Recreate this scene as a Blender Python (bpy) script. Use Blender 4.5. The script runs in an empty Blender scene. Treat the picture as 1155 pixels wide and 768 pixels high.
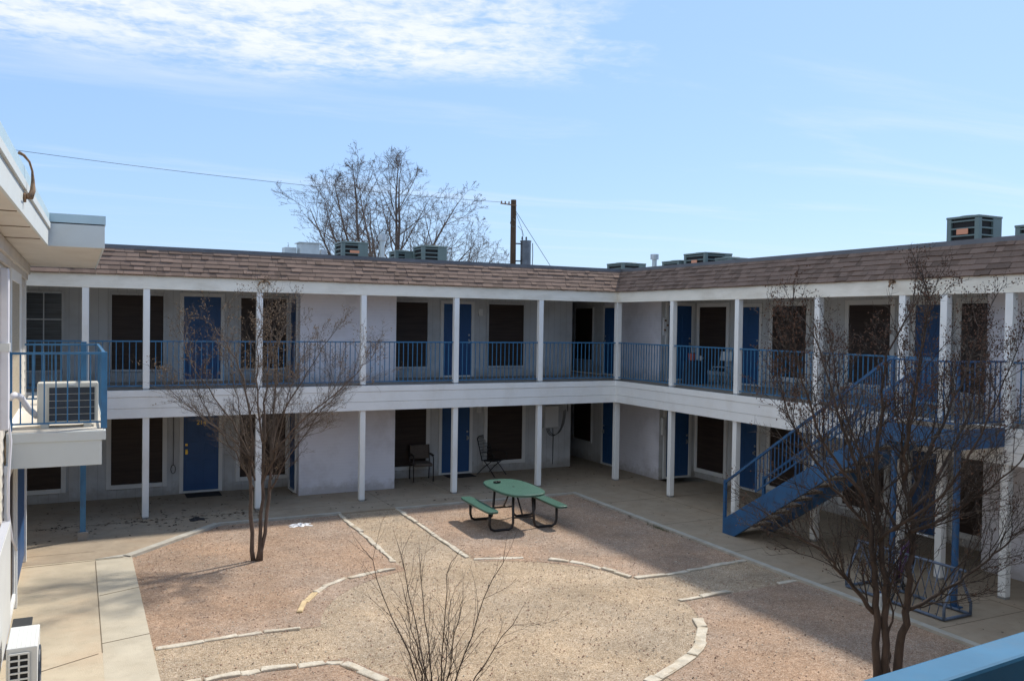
import bpy, bmesh, math, random
from mathutils import Vector, Matrix, noise
R=math.radians
C=bpy.context.scene.collection
scene=bpy.context.scene
rnd=random.Random(11)

# ------------------------------------------------------------------ materials
def mat(name, col, rough=.7, var=0.0, vscale=3.0, bump=0.0, bscale=40.0, metal=0.0, dirt=None, dscale=1.2, damt=.4, stretch=(1,1,1), spec=.5):
    m=bpy.data.materials.new(name); m.use_nodes=True
    nt=m.node_tree; N=nt.nodes; L=nt.links
    b=N['Principled BSDF']; b.inputs['Roughness'].default_value=rough; b.inputs['Metallic'].default_value=metal
    b.inputs['Specular IOR Level'].default_value=spec
    b.inputs['Base Color'].default_value=(*col,1)
    geo=N.new('ShaderNodeNewGeometry')
    mp=N.new('ShaderNodeMapping'); mp.inputs['Scale'].default_value=stretch
    L.new(geo.outputs['Position'],mp.inputs['Vector'])
    out=None
    if var>0:
        n=N.new('ShaderNodeTexNoise'); n.inputs['Scale'].default_value=vscale; n.inputs['Detail'].default_value=5
        L.new(mp.outputs[0],n.inputs['Vector'])
        r=N.new('ShaderNodeValToRGB'); r.color_ramp.elements[0].position=.3; r.color_ramp.elements[1].position=.7
        r.color_ramp.elements[0].color=(*[c*(1-var) for c in col],1); r.color_ramp.elements[1].color=(*[min(1,c*(1+var)) for c in col],1)
        L.new(n.outputs['Fac'],r.inputs[0]); out=r.outputs[0]; L.new(out,b.inputs['Base Color'])
    if dirt:
        n=N.new('ShaderNodeTexNoise'); n.inputs['Scale'].default_value=dscale; n.inputs['Detail'].default_value=8; n.inputs['Roughness'].default_value=.65
        L.new(mp.outputs[0],n.inputs['Vector'])
        r=N.new('ShaderNodeMapRange'); r.inputs[1].default_value=.48; r.inputs[2].default_value=.72; r.inputs[4].default_value=damt
        L.new(n.outputs['Fac'],r.inputs[0])
        mx=N.new('ShaderNodeMix'); mx.data_type='RGBA'; L.new(r.outputs[0],mx.inputs[0])
        if out: L.new(out,mx.inputs[6])
        else: mx.inputs[6].default_value=(*col,1)
        mx.inputs[7].default_value=(*dirt,1); out=mx.outputs[2]; L.new(out,b.inputs['Base Color'])
    if bump>0:
        n=N.new('ShaderNodeTexNoise'); n.inputs['Scale'].default_value=bscale; n.inputs['Detail'].default_value=3
        L.new(mp.outputs[0],n.inputs['Vector'])
        bp=N.new('ShaderNodeBump'); bp.inputs['Strength'].default_value=bump; bp.inputs['Distance'].default_value=.02
        L.new(n.outputs['Fac'],bp.inputs['Height']); L.new(bp.outputs[0],b.inputs['Normal'])
    return m

M={}
M['white']=mat('white_paint',(.84,.86,.86),.55,.03,1.5,dirt=(.50,.45,.36),dscale=1.6,damt=.25,stretch=(1,1,.6))
M['beam']=mat('beam_paint',(.86,.83,.74),.6,.05,1.5,dirt=(.42,.36,.26),dscale=.9,damt=.4,stretch=(1,1,3))
M['siding_grey']=mat('grey_siding',(.54,.56,.57),.7,.05,1.2,.05,60,dirt=(.28,.28,.27),dscale=1.5)
M['block_wall']=mat('pale_painted_brick',(.75,.75,.81),.7,.04,1.0,.08,30,dirt=(.40,.38,.40),dscale=1.5)
M['trim']=mat('trim_paint',(.68,.69,.68),.6,.04,2)
M['screen']=mat('dark_solar_screen',(.040,.027,.021),.5,.25,2.0,stretch=(.6,.6,8),spec=.3)
M['glass']=mat('dim_window_glass',(.05,.058,.065),.15,.35,1.5,stretch=(1,1,9))
M['door_blue']=mat('blue_door_paint',(.020,.082,.22),.5,.08,2)
M['rail_blue']=mat('blue_rail_paint',(.034,.155,.31),.45,.15,4,dirt=(.05,.06,.09),dscale=5,damt=.4)
M['stair_blue']=mat('blue_stair_paint',(.021,.098,.235),.55,.12,3,dirt=(.03,.045,.09),dscale=4,damt=.5)
M['near_rail']=mat('pale_worn_blue_paint',(.030,.138,.262),.65,.10,9,.04,30,dirt=(.06,.14,.22),dscale=12,damt=.5,spec=.2)
M['deck']=mat('deck_concrete',(.26,.25,.235),.85,.12,2.5,.2,40)
M['ceil']=mat('ceiling_paint',(.62,.61,.57),.8,.05,1)
M['soffit']=mat('soffit_panel',(.62,.58,.52),.7,.05,1.5,dirt=(.40,.33,.25),dscale=1.2,damt=.5)
M['left_white']=mat('pale_fascia_paint',(.56,.60,.60),.6,.05,1.5,dirt=(.42,.38,.32),dscale=1.5,damt=.3)
M['metal_cap']=mat('grey_flashing',(.13,.135,.15),.5,.15,2,metal=.2)
M['left_cap']=mat('pale_blue_flashing',(.42,.55,.60),.4,.05,2)
M['roof']=mat('flat_roof',(.35,.34,.33),.9,.1,.5)
M['cond']=mat('greygreen_cabinet',(.11,.155,.155),.5,.08,4)
M['cond_pale']=mat('galvanised_cabinet',(.45,.50,.52),.4,.1,4,metal=.3)
M['dark']=mat('dark_interior',(.012,.012,.013),.8)
M['plate']=mat('orange_nameplate',(.55,.24,.14),.5)
M['black']=mat('black_metal',(.014,.014,.015),.4)
M['brown_metal']=mat('brown_black_tube',(.022,.018,.017),.35)
M['green']=mat('green_coated_mesh',(.055,.128,.098),.30,.08,6,.25,90)
M['pale_unit']=mat('cream_unit_casing',(.66,.65,.58),.5,.03,3)
M['white_unit']=mat('white_unit_casing',(.64,.66,.65),.45,.03,3)
M['coil']=mat('dark_coil_fins',(.03,.042,.06),.5,.3,3,stretch=(1,1,60))
M['hose']=mat('white_hose_wrap',(.72,.72,.76),.6,.04,6)
M['bark']=mat('grey_brown_bark',(.115,.085,.068),.9,.35,14,.4,60,stretch=(1,1,.4))
M['bark_d']=mat('dark_brown_bark',(.060,.042,.032),.9,.35,14,.4,60,stretch=(1,1,.4))
M['twig']=mat('brown_twig',(.040,.030,.024),.9,.3,5)
M['twig_red']=mat('grey_brown_twig',(.095,.072,.056),.9,.3,5)
M['pod']=mat('tan_seed_pod',(.17,.115,.07),.8,.4,30)
M['pod_r']=mat('rust_seed_pod',(.085,.042,.025),.8,.5,30)
M['far_bark']=mat('far_grey_bark',(.13,.105,.095),.9,.3,2)
M['wood']=mat('weathered_pole_wood',(.085,.052,.033),.9,.3,6,.3,30,stretch=(1,1,.2))
M['steel']=mat('galvanised_steel',(.42,.44,.46),.38,.2,6,metal=.7)
M['tank']=mat('weathered_tank',(.13,.14,.16),.3,.3,4,metal=.5)
M['wire']=mat('black_wire',(.03,.03,.032),.6)
M['rust']=mat('rusty_brown_metal',(.20,.12,.065),.7,.4,20)
M['fabric']=mat('taupe_fabric',(.115,.095,.08),.95,.15,20)
M['mat_dark']=mat('dark_rubber_mat',(.022,.022,.024),.95,.3,20)
M['limestone']=mat('white_limestone',(.52,.47,.385),.85,.2,7,.5,40,dirt=(.40,.31,.20),dscale=4,damt=.8)
M['limestone2']=mat('yellowed_limestone',(.55,.42,.24),.85,.2,7,.5,40)
M['kerb']=mat('pale_edging_concrete',(.42,.40,.35),.85,.12,5,.3,40,dirt=(.25,.21,.16),dscale=2,damt=.5)
M['joint']=mat('dark_joint_filler',(.17,.135,.095),.95,.3,8)
M['tread']=mat('worn_stair_tread',(.24,.19,.14),.9,.25,6,.2,40)
M['red']=mat('faded_red_plastic',(.42,.10,.07),.5,.1,6)
M['cloth']=mat('dark_cloth',(.02,.024,.04),.9,.2,10)
M['purple']=mat('purple_bike_paint',(.075,.025,.10),.35)
M['rack']=mat('chipped_pale_blue_paint',(.10,.14,.21),.4,.25,14,dirt=(.10,.10,.12),dscale=9,damt=.5)
M['lavender']=mat('pale_cabinet_paint',(.50,.52,.58),.5,.04,2)
M['gold']=mat('brass_number',(.75,.55,.10),.35,metal=.6)
M['leaf']=mat('dry_leaf',(.055,.035,.022),.9,.5,8)
M['plastic_bag']=mat('white_plastic_film',(.75,.76,.78),.35)
M['blinds']=mat('tan_blinds',(.40,.34,.25),.7,.12,2,stretch=(1,1,25))
M['white_lap']=mat('white_lap_board',(.66,.62,.55),.65,.06,2,dirt=(.42,.36,.28),dscale=2,damt=.4)
M['bin']=mat('dark_grey_plastic',(.045,.05,.055),.5)
M['grass']=mat('green_weed',(.05,.10,.02),.9,.4,20)

def groove(m, axis, period, depth, width=.08, darken=.5):
    """vertical board grooves or brick courses cut into a surface: bump plus a darker line"""
    nt=m.node_tree;N=nt.nodes;L=nt.links;b=N['Principled BSDF']
    geo=N.new('ShaderNodeNewGeometry'); sp=N.new('ShaderNodeSeparateXYZ'); L.new(geo.outputs['Position'],sp.inputs[0])
    if axis=='xy':
        a=N.new('ShaderNodeMath'); a.operation='ADD'; L.new(sp.outputs[0],a.inputs[0]); L.new(sp.outputs[1],a.inputs[1]); src=a.outputs[0]
    else: src=sp.outputs[2]
    d=N.new('ShaderNodeMath'); d.operation='DIVIDE'; L.new(src,d.inputs[0]); d.inputs[1].default_value=period
    fr=N.new('ShaderNodeMath'); fr.operation='FRACT'; L.new(d.outputs[0],fr.inputs[0])
    lt=N.new('ShaderNodeMath'); lt.operation='LESS_THAN'; L.new(fr.outputs[0],lt.inputs[0]); lt.inputs[1].default_value=width
    inv=N.new('ShaderNodeMath'); inv.operation='SUBTRACT'; inv.inputs[0].default_value=1; L.new(lt.outputs[0],inv.inputs[1])
    bp=N.new('ShaderNodeBump'); bp.inputs['Strength'].default_value=depth; bp.inputs['Distance'].default_value=.01; L.new(inv.outputs[0],bp.inputs['Height'])
    if b.inputs['Normal'].links: L.new(b.inputs['Normal'].links[0].from_socket,bp.inputs['Normal'])
    L.new(bp.outputs[0],b.inputs['Normal'])
    old=b.inputs['Base Color'].links[0].from_socket
    mx=N.new('ShaderNodeMix'); mx.data_type='RGBA'; mx.blend_type='MULTIPLY'
    sc=N.new('ShaderNodeMath'); sc.operation='MULTIPLY'; L.new(lt.outputs[0],sc.inputs[0]); sc.inputs[1].default_value=darken
    L.new(sc.outputs[0],mx.inputs[0]); L.new(old,mx.inputs[6]); mx.inputs[7].default_value=(.4,.4,.4,1); L.new(mx.outputs[2],b.inputs['Base Color'])
groove(M['siding_grey'],'xy',.2032,.4,.05,.45)
groove(M['block_wall'],'z',.0813,.3,.12,.08)
def grime(m,amt=.6):
    nt=m.node_tree;N=nt.nodes;L=nt.links;b=N['Principled BSDF']
    geo=N.new('ShaderNodeNewGeometry'); sp=N.new('ShaderNodeSeparateXYZ'); L.new(geo.outputs['Position'],sp.inputs[0])
    md=N.new('ShaderNodeMath'); md.operation='MODULO'; L.new(sp.outputs[2],md.inputs[0]); md.inputs[1].default_value=2.74
    n=N.new('ShaderNodeTexNoise'); n.inputs['Scale'].default_value=4; n.inputs['Detail'].default_value=8; n.inputs['Roughness'].default_value=.7; L.new(geo.outputs['Position'],n.inputs['Vector'])
    a=N.new('ShaderNodeMath'); a.operation='MULTIPLY_ADD'; L.new(n.outputs['Fac'],a.inputs[0]); a.inputs[1].default_value=-.75; L.new(md.outputs[0],a.inputs[2])
    r=N.new('ShaderNodeMapRange'); r.inputs[1].default_value=-.32; r.inputs[2].default_value=-.08; r.inputs[3].default_value=amt; r.inputs[4].default_value=0; L.new(a.outputs[0],r.inputs[0])
    mx=N.new('ShaderNodeMix'); mx.data_type='RGBA'; L.new(r.outputs[0],mx.inputs[0]); L.new(b.inputs['Base Color'].links[0].from_socket,mx.inputs[6]); mx.inputs[7].default_value=(.22,.18,.14,1)
    L.new(mx.outputs[2],b.inputs['Base Color'])
grime(M['siding_grey'],.5); grime(M['block_wall'],.45)
groove(M['screen'],'z',.21,.3,.03,.5)
groove(M['glass'],'z',.06,.2,.2,.5)

def gravel(name, cols, scale=55, tints=((1,1,1),(1,1,1))):
    m=bpy.data.materials.new(name); m.use_nodes=True; nt=m.node_tree;N=nt.nodes;L=nt.links
    b=N['Principled BSDF']; b.inputs['Roughness'].default_value=.92; b.inputs['Specular IOR Level'].default_value=.2
    geo=N.new('ShaderNodeNewGeometry')
    v=N.new('ShaderNodeTexVoronoi'); v.inputs['Scale'].default_value=scale; L.new(geo.outputs['Position'],v.inputs['Vector'])
    sx=N.new('ShaderNodeSeparateColor'); L.new(v.outputs['Color'],sx.inputs[0])
    r=N.new('ShaderNodeValToRGB'); els=r.color_ramp.elements
    els[0].position=0; els[0].color=(*cols[0],1); els[1].position=1; els[1].color=(*cols[-1],1)
    for i,c in enumerate(cols[1:-1]):
        e=els.new((i+1)/(len(cols)-1)); e.color=(*c,1)
    L.new(sx.outputs[0],r.inputs[0])
    n2=N.new('ShaderNodeTexNoise'); n2.inputs['Scale'].default_value=.9; n2.inputs['Detail'].default_value=7; n2.inputs['Roughness'].default_value=.6
    L.new(geo.outputs['Position'],n2.inputs['Vector'])
    mr=N.new('ShaderNodeMapRange'); mr.inputs[1].default_value=.3; mr.inputs[2].default_value=.7; mr.inputs[3].default_value=.78; mr.inputs[4].default_value=1.15
    L.new(n2.outputs['Fac'],mr.inputs[0])
    n3=N.new('ShaderNodeTexNoise'); n3.inputs['Scale'].default_value=11; n3.inputs['Detail'].default_value=5; n3.inputs['Roughness'].default_value=.7
    L.new(geo.outputs['Position'],n3.inputs['Vector'])
    m3=N.new('ShaderNodeMapRange'); m3.inputs[1].default_value=.3; m3.inputs[2].default_value=.7; m3.inputs[3].default_value=.80; m3.inputs[4].default_value=1.18
    L.new(n3.outputs['Fac'],m3.inputs[0])
    mm=N.new('ShaderNodeMath'); mm.operation='MULTIPLY'; L.new(mr.outputs[0],mm.inputs[0]); L.new(m3.outputs[0],mm.inputs[1])
    vm=N.new('ShaderNodeVectorMath'); vm.operation='SCALE'; L.new(r.outputs[0],vm.inputs[0]); L.new(mm.outputs[0],vm.inputs['Scale'])
    n4=N.new('ShaderNodeTexNoise'); n4.inputs['Scale'].default_value=.55; n4.inputs['Detail'].default_value=6; n4.inputs['Roughness'].default_value=.62
    L.new(geo.outputs['Position'],n4.inputs['Vector']); m4=N.new('ShaderNodeMapRange'); m4.inputs[1].default_value=.4; m4.inputs[2].default_value=.62; L.new(n4.outputs['Fac'],m4.inputs[0])
    tm=N.new('ShaderNodeMix'); tm.data_type='RGBA'; L.new(m4.outputs[0],tm.inputs[0]); tm.inputs[6].default_value=(*tints[0],1); tm.inputs[7].default_value=(*tints[1],1)
    mu=N.new('ShaderNodeVectorMath'); mu.operation='MULTIPLY'; L.new(vm.outputs[0],mu.inputs[0]); L.new(tm.outputs[2],mu.inputs[1])
    L.new(mu.outputs[0],b.inputs['Base Color'])
    bp=N.new('ShaderNodeBump'); bp.inputs['Strength'].default_value=1; bp.inputs['Distance'].default_value=.012; bp.invert=True
    L.new(v.outputs['Distance'],bp.inputs['Height'])
    b2=N.new('ShaderNodeBump'); b2.inputs['Strength'].default_value=.6; b2.inputs['Distance'].default_value=.03
    L.new(n3.outputs['Fac'],b2.inputs['Height']); L.new(bp.outputs[0],b2.inputs['Normal']); L.new(b2.outputs[0],b.inputs['Normal'])
    return m
M['gravel_red']=gravel('reddish_granite_gravel',[(.21,.15,.105),(.355,.265,.195),(.395,.305,.228),(.435,.35,.27),(.55,.48,.40)],85,((1.13,.99,.91),(1.02,.98,.99)))
M['gravel_tan']=gravel('beige_granite_gravel',[(.24,.18,.125),(.40,.315,.225),(.44,.355,.265),(.48,.40,.31),(.64,.56,.46)],85,((1.10,1.03,.94),(1.0,.98,.96)))
def concrete(name,col,stain,dark):
    m=mat(name,col,.88,.10,2.2,.25,70,dirt=stain,dscale=.8,damt=.6); nt=m.node_tree;N=nt.nodes;L=nt.links;b=N['Principled BSDF']
    geo=N.new('ShaderNodeNewGeometry'); n=N.new('ShaderNodeTexNoise'); n.inputs['Scale'].default_value=5; n.inputs['Detail'].default_value=10; n.inputs['Roughness'].default_value=.72
    L.new(geo.outputs['Position'],n.inputs['Vector']); r=N.new('ShaderNodeMapRange'); r.inputs[1].default_value=.5; r.inputs[2].default_value=.78; r.inputs[4].default_value=dark
    L.new(n.outputs['Fac'],r.inputs[0]); old=b.inputs['Base Color'].links[0].from_socket
    mx=N.new('ShaderNodeMix'); mx.data_type='RGBA'; L.new(r.outputs[0],mx.inputs[0]); L.new(old,mx.inputs[6]); mx.inputs[7].default_value=(.16,.12,.08,1)
    L.new(mx.outputs[2],b.inputs['Base Color']); return m
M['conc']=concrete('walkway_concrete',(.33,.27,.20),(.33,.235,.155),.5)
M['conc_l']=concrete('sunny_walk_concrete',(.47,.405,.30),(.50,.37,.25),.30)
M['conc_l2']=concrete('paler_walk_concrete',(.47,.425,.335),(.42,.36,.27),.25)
M['dirt']=mat('bare_ground',(.24,.20,.14),.95,.3,.3)

def shingle_mat():
    m=bpy.data.materials.new('brown_asphalt_shingle'); m.use_nodes=True; nt=m.node_tree;N=nt.nodes;L=nt.links;b=N['Principled BSDF']
    b.inputs['Roughness'].default_value=.92; b.inputs['Specular IOR Level'].default_value=.2
    at=N.new('ShaderNodeAttribute'); at.attribute_name='tint'
    r=N.new('ShaderNodeValToRGB'); e=r.color_ramp.elements
    e[0].color=(.120,.085,.068,1); e[1].color=(.225,.160,.130,1); k=e.new(.3); k.color=(.168,.120,.097,1)
    L.new(at.outputs['Fac'],r.inputs[0])
    geo=N.new('ShaderNodeNewGeometry'); n=N.new('ShaderNodeTexNoise'); n.inputs['Scale'].default_value=45; n.inputs['Detail'].default_value=4; L.new(geo.outputs['Position'],n.inputs['Vector'])
    mr=N.new('ShaderNodeMapRange'); mr.inputs[3].default_value=.7; mr.inputs[4].default_value=1.3; L.new(n.outputs['Fac'],mr.inputs[0])
    vm=N.new('ShaderNodeVectorMath'); vm.operation='SCALE'; L.new(r.outputs[0],vm.inputs[0]); L.new(mr.outputs[0],vm.inputs['Scale']); L.new(vm.outputs[0],b.inputs['Base Color'])
    return m
M['shingle']=shingle_mat()

# ------------------------------------------------------------------ object helpers
WL={}
def thing(name,label,cat,loc,group=None):
    o=bpy.data.objects.new(name,None); C.objects.link(o); o.location=loc; o.empty_display_size=.2
    o['label']=label; o['category']=cat
    if group:o['group']=group
    WL[o]=Vector(loc); return o
def tag(o,label,cat,group=None):
    o['label']=label;o['category']=cat
    if group:o['group']=group
    return o
class MB:
    def __init__(s): s.v=[];s.f=[];s.X=None;s.tint=[]
    def add(s,vs,fs):
        n=len(s.v)
        if s.X is not None: vs=[s.X@Vector(v) for v in vs]
        s.v+= [tuple(v) for v in vs]; s.f+=[tuple(i+n for i in f) for f in fs]; return s
    def box(s,x0,x1,y0,y1,z0,z1):
        if x0>x1:x0,x1=x1,x0
        if y0>y1:y0,y1=y1,y0
        if z0>z1:z0,z1=z1,z0
        return s.add([(x0,y0,z0),(x1,y0,z0),(x1,y1,z0),(x0,y1,z0),(x0,y0,z1),(x1,y0,z1),(x1,y1,z1),(x0,y1,z1)],
              [(0,3,2,1),(4,5,6,7),(0,1,5,4),(1,2,6,5),(2,3,7,6),(3,0,4,7)])
    def bar(s,a,b,w,h=None,up=(0,0,1)):
        a=Vector(a);b=Vector(b);h=h or w;d=(b-a).normalized();u=Vector(up)
        if abs(d.dot(u))>.98:u=Vector((1,0,0))
        sd=d.cross(u).normalized();u=sd.cross(d).normalized();vs=[]
        for p in(a,b):
            for i,j in((-1,-1),(1,-1),(1,1),(-1,1)): vs.append(p+sd*i*w/2+u*j*h/2)
        return s.add(vs,[(0,1,2,3),(7,6,5,4),(0,4,5,1),(1,5,6,2),(2,6,7,3),(3,7,4,0)])
    def tube(s,pts,rs,n=8,cap=True):
        pts=[Vector(p) for p in pts]
        if not isinstance(rs,(list,tuple)): rs=[rs]*len(pts)
        vs=[];fs=[];u=None
        for i,p in enumerate(pts):
            t=(pts[min(i+1,len(pts)-1)]-pts[max(i-1,0)])
            if t.length<1e-9:t=Vector((0,0,1))
            t.normalize()
            if u is None:
                u=t.orthogonal().normalized()
            else:
                u=(u-t*u.dot(t))
                u=u.normalized() if u.length>1e-6 else t.orthogonal().normalized()
            w=t.cross(u)
            for k in range(n):
                a=2*math.pi*k/n; vs.append(p+(u*math.cos(a)+w*math.sin(a))*rs[i])
        for i in range(len(pts)-1):
            for k in range(n):
                a=i*n+k;b=i*n+(k+1)%n; fs.append((a,b,b+n,a+n))
        if cap: fs.append(tuple(range(n-1,-1,-1))); fs.append(tuple(range((len(pts)-1)*n,len(pts)*n)))
        return s.add(vs,fs)
    def cyl(s,x,y,z0,z1,r,n=12,r1=None): return s.tube([(x,y,z0),(x,y,z1)],[r,r1 if r1 else r],n)
    def prism(s,poly,z0,z1):
        n=len(poly); vs=[(p[0],p[1],z0) for p in poly]+[(p[0],p[1],z1) for p in poly]
        return s.add(vs,[tuple(range(n-1,-1,-1)),tuple(range(n,2*n))]+[(i,(i+1)%n,(i+1)%n+n,i+n) for i in range(n)])
    def build(s,name,m,parent=None,smooth=False,bevel=0,kind=None,sub=0):
        if not s.v: return None
        vs=[Vector(v) for v in s.v]
        lo=Vector((min(v.x for v in vs),min(v.y for v in vs),min(v.z for v in vs))); hi=Vector((max(v.x for v in vs),max(v.y for v in vs),max(v.z for v in vs)))
        o0=Vector(((lo.x+hi.x)/2,(lo.y+hi.y)/2,lo.z))
        me=bpy.data.meshes.new(name); me.from_pydata([v-o0 for v in vs],[],s.f); me.update()
        if bevel>0 or True:
            bm=bmesh.new(); bm.from_mesh(me)
            if len(s.f)<4000 and not s.tint: bmesh.ops.recalc_face_normals(bm,faces=bm.faces)
            bm.to_mesh(me); bm.free()
        if s.tint:
            a=me.attributes.new('tint','FLOAT','FACE')
            for i,t in enumerate(s.tint): a.data[i].value=t
        me.materials.append(m)
        if smooth:
            for p in me.polygons:p.use_smooth=True
        o=bpy.data.objects.new(name,me); C.objects.link(o)
        pw=WL[parent] if parent is not None else Vector((0,0,0))
        o.location=o0-pw; WL[o]=o0
        if parent is not None:o.parent=parent
        if kind:o['kind']=kind
        if bevel>0:
            md=o.modifiers.new('bevel','BEVEL'); md.width=bevel; md.segments=2; md.limit_method='ANGLE'
        return o
def copy_tree(o,parent=None,dl=(0,0,0)):
    c=o.copy(); C.objects.link(c)
    if parent is not None: c.parent=parent
    else: c.location=o.location+Vector(dl)
    for ch in [x for x in o.children]: copy_tree(ch,c)
    return c
def rz(x,y,a,z=0): return Matrix.Translation((x,y,z))@Matrix.Rotation(a,4,'Z')

# ------------------------------------------------------------------ heights
DK=2.74; Z1=2.156; Z2=4.88; ZB=5.20; RL=3.786
AX=[-13.10,-11.94,-9.60,-7.20,-4.82,-2.43]; BY=[-2.464,-4.84,-7.187,-9.176,-10.01,-11.168,-13.55,-15.9]

# ------------------------------------------------------------------ ground & setting
MB().add([(-400,-300,-.13),(400,-300,-.13),(400,500,-.13),(-400,500,-.13)],[(0,1,2,3)]).build('ground',M['dirt'],kind='structure')
def sheet(name,poly,z,m): return MB().add([(x,y,z) for x,y in poly],[tuple(range(len(poly)))]).build(name,m,kind='structure')
sheet('courtyard_gravel',[(-12.40,-19),(-1.9,-19),(-1.9,-.9),(-10.6,-.9),(-12.40,-2.95)],-.035,M['gravel_tan'])
cx,cy,cr=-7.45,-8.45,2.78
def arc(a0,a1,n=14): return [(cx+cr*math.cos(R(a0+(a1-a0)*i/n)),cy+cr*math.sin(R(a0+(a1-a0)*i/n))) for i in range(n+1)]
# four reddish beds round a beige circle with cross paths
sheet('gravel_bed',[(-10.55,-.95),(-8.06,-.95),(-8.15,-5.25)]+arc(104,168)+[(-12.36,-7.80),(-12.36,-2.95)],-.031,M['gravel_red'])
sheet('gravel_bed',[(-6.72,-.95),(-1.9,-.95),(-2.05,-7.7)]+arc(14,75),-.031,M['gravel_red'])
sheet('gravel_bed',[(-12.36,-9.13)]+arc(194,256)+[(-8.1,-19),(-12.36,-19)],-.031,M['gravel_red'])
sheet('gravel_bed',[(-2.1,-9.02),(-2.2,-19),(-6.8,-19)]+arc(284,346),-.031,M['gravel_red'])
# concrete walks
MB().prism([(-22,-3.0),(-12.47,-3.0),(-10.60,-1.07),(-1.93,-1.07),(1.15,-1.07),(1.15,2.45),(-22,2.45)],-.12,0).build('walkway',M['conc'],kind='structure')
MB().box(-.15,1.3,2.45,8,-.12,-.002).build('walkway',M['conc'],kind='structure')
MB().prism([(-1.97,-1.07),(-2.30,-12.6),(-2.35,-20),(2.5,-20),(2.5,-1.07)],-.12,-.001).build('walkway',M['conc'],kind='structure')
MB().box(-14.12,-12.95,-20,-3.0,-.12,-.004).build('walkway',M['conc_l'],kind='structure')
MB().box(-12.95,-12.36,-20,-3.0,-.12,-.003).build('walkway',M['conc_l2'],kind='structure')
k=MB()
def strip(mb,pts,w,z0,z1):
    for a,b in zip(pts[:-1],pts[1:]):
        a=Vector((*a,0));b=Vector((*b,0));mb.bar((a.x,a.y,(z0+z1)/2),(b.x,b.y,(z0+z1)/2),w,z1-z0)
strip(k,[(-12.44,-3.03),(-10.62,-1.10)],.16,-.1,.020); strip(k,[(-10.60,-1.09),(-8.0,-1.09)],.10,-.1,.016)
k.prism([(-12.95,-3.03),(-12.36,-3.03),(-12.36,-2.86),(-12.62,-2.92)],-.1,.008)
strip(k,[(-6.72,-1.09),(-2.05,-1.10)],.08,-.1,.012); strip(k,[(-1.98,-1.07),(-2.33,-12.6),(-2.38,-19)],.13,-.1,.014)
k.build('walkway_edging',M['kerb'],kind='structure')
j=MB()
for a,b in [((-12.95,-3.14),(-12.95,-7.75)),((-13.0,-7.78),(-13.63,-8.11)),((-13.63,-8.11),(-14.08,-8.45)),((-12.93,-5.25),(-12.36,-5.03)),((-12.95,-7.42),(-12.36,-7.28)),
            ((-13.5,-9.9),(-12.36,-9.25)),((-14.08,-3.12),(-12.5,-3.08)),((-14.1,-2.4),(-12.95,-2.45)),((-6.75,1.1),(-6.73,-.98)),((-20,-.24),(-1.0,-.24)),((-12,-.24),(-12.0,2.4)),((-4.82,-.2),(-4.82,2.4)),((-9.6,-.2),(-9.6,2.4)),
            ((-2.3,-11.66),(2.4,-11.73)),((-2.1,-7.2),(2.4,-7.2)),((-2.2,-9.4),(.1,-9.4)),((-2.0,-2.46),(2.4,-2.46)),((-2.05,-4.84),(2.4,-4.84)),((-.26,-1.2),(-.26,-19))]:
    j.bar((*a,.001),(*b,.001),.009,.003)
j.build('expansion_joint',M['joint'],kind='structure')

# limestone edging blocks, each its own thing
def stone(p,ang,l,w,h,m,label,group,seed):
    r=random.Random(seed); mb=MB(); mb.X=rz(p[0],p[1],ang,-.04)
    n=4; top=[];bot=[]
    cs=[(-l/2,-w/2),(0,-w/2),(l/2,-w/2),(l/2,w/2),(0,w/2),(-l/2,w/2)]
    cs=[(x+r.uniform(-.012,.012),y+r.uniform(-.01,.01)) for x,y in cs]
    hz=[h+r.uniform(-.008,.010) for _ in cs]; nn=len(cs)
    mb.add([(x,y,0) for x,y in cs]+[(x*1.0,y,z-.008) for (x,y),z in zip(cs,hz)]+[(x*.93,y*.82,z) for (x,y),z in zip(cs,hz)],
        [tuple(range(nn-1,-1,-1))]+[(i,(i+1)%nn,(i+1)%nn+nn,i+nn) for i in range(nn)]+[(i+nn,(i+1)%nn+nn,(i+1)%nn+2*nn,i+2*nn) for i in range(nn)]+[tuple(range(2*nn,3*nn))])
    o=mb.build('edging_stone',m); return tag(o,label,'edging stone',group)
sid=[0]
def row(pts,label,group,w=.095,gap=.012,yellow=(),skip=()):
    acc=[];L=0
    seg=[(Vector(a),Vector(b)) for a,b in zip(pts[:-1],pts[1:])]
    tot=sum((b-a).length for a,b in seg)
    def pt(s):
        for a,b in seg:
            d=(b-a).length
            if s<=d:return a+(b-a)*(s/d),(b-a)
            s-=d
        return seg[-1][1],(seg[-1][1]-seg[-1][0])
    s=0;i=0
    r=random.Random(len(label)*7+sid[0])
    while s<tot-.12:
        l=min(r.uniform(.22,.62),tot-s); p,d=pt(s+l/2); p0,_=pt(s);p1,_=pt(s+l); dd=p1-p0
        if i not in skip:
            sid[0]+=1
            m=M['limestone2'] if i in yellow else M['limestone']
            lb=label
            stone((p.x+r.uniform(-.012,.012),p.y+r.uniform(-.012,.012)),math.atan2(dd.y,dd.x)+r.uniform(-.05,.05),l-gap,w+r.uniform(-.015,.015),r.uniform(.020,.042),m,lb,group,sid[0])
        s+=l;i+=1
row([(-8.06,-1.15),(-8.08,-3.2),(-8.17,-5.2)],'white limestone block edging the right side of the bed round the tree','edging of the left side of the path to the back walkway')
row([(-8.30,-5.62),(-8.72,-5.68),(-9.1,-5.78),(-9.45,-5.97),(-9.72,-6.2),(-10.0,-6.55),(-10.2,-6.9),(-10.32,-7.2)],'limestone block in the curved edging below the left tree bed','curved edging of the left tree bed',yellow=(4,5))
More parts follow.
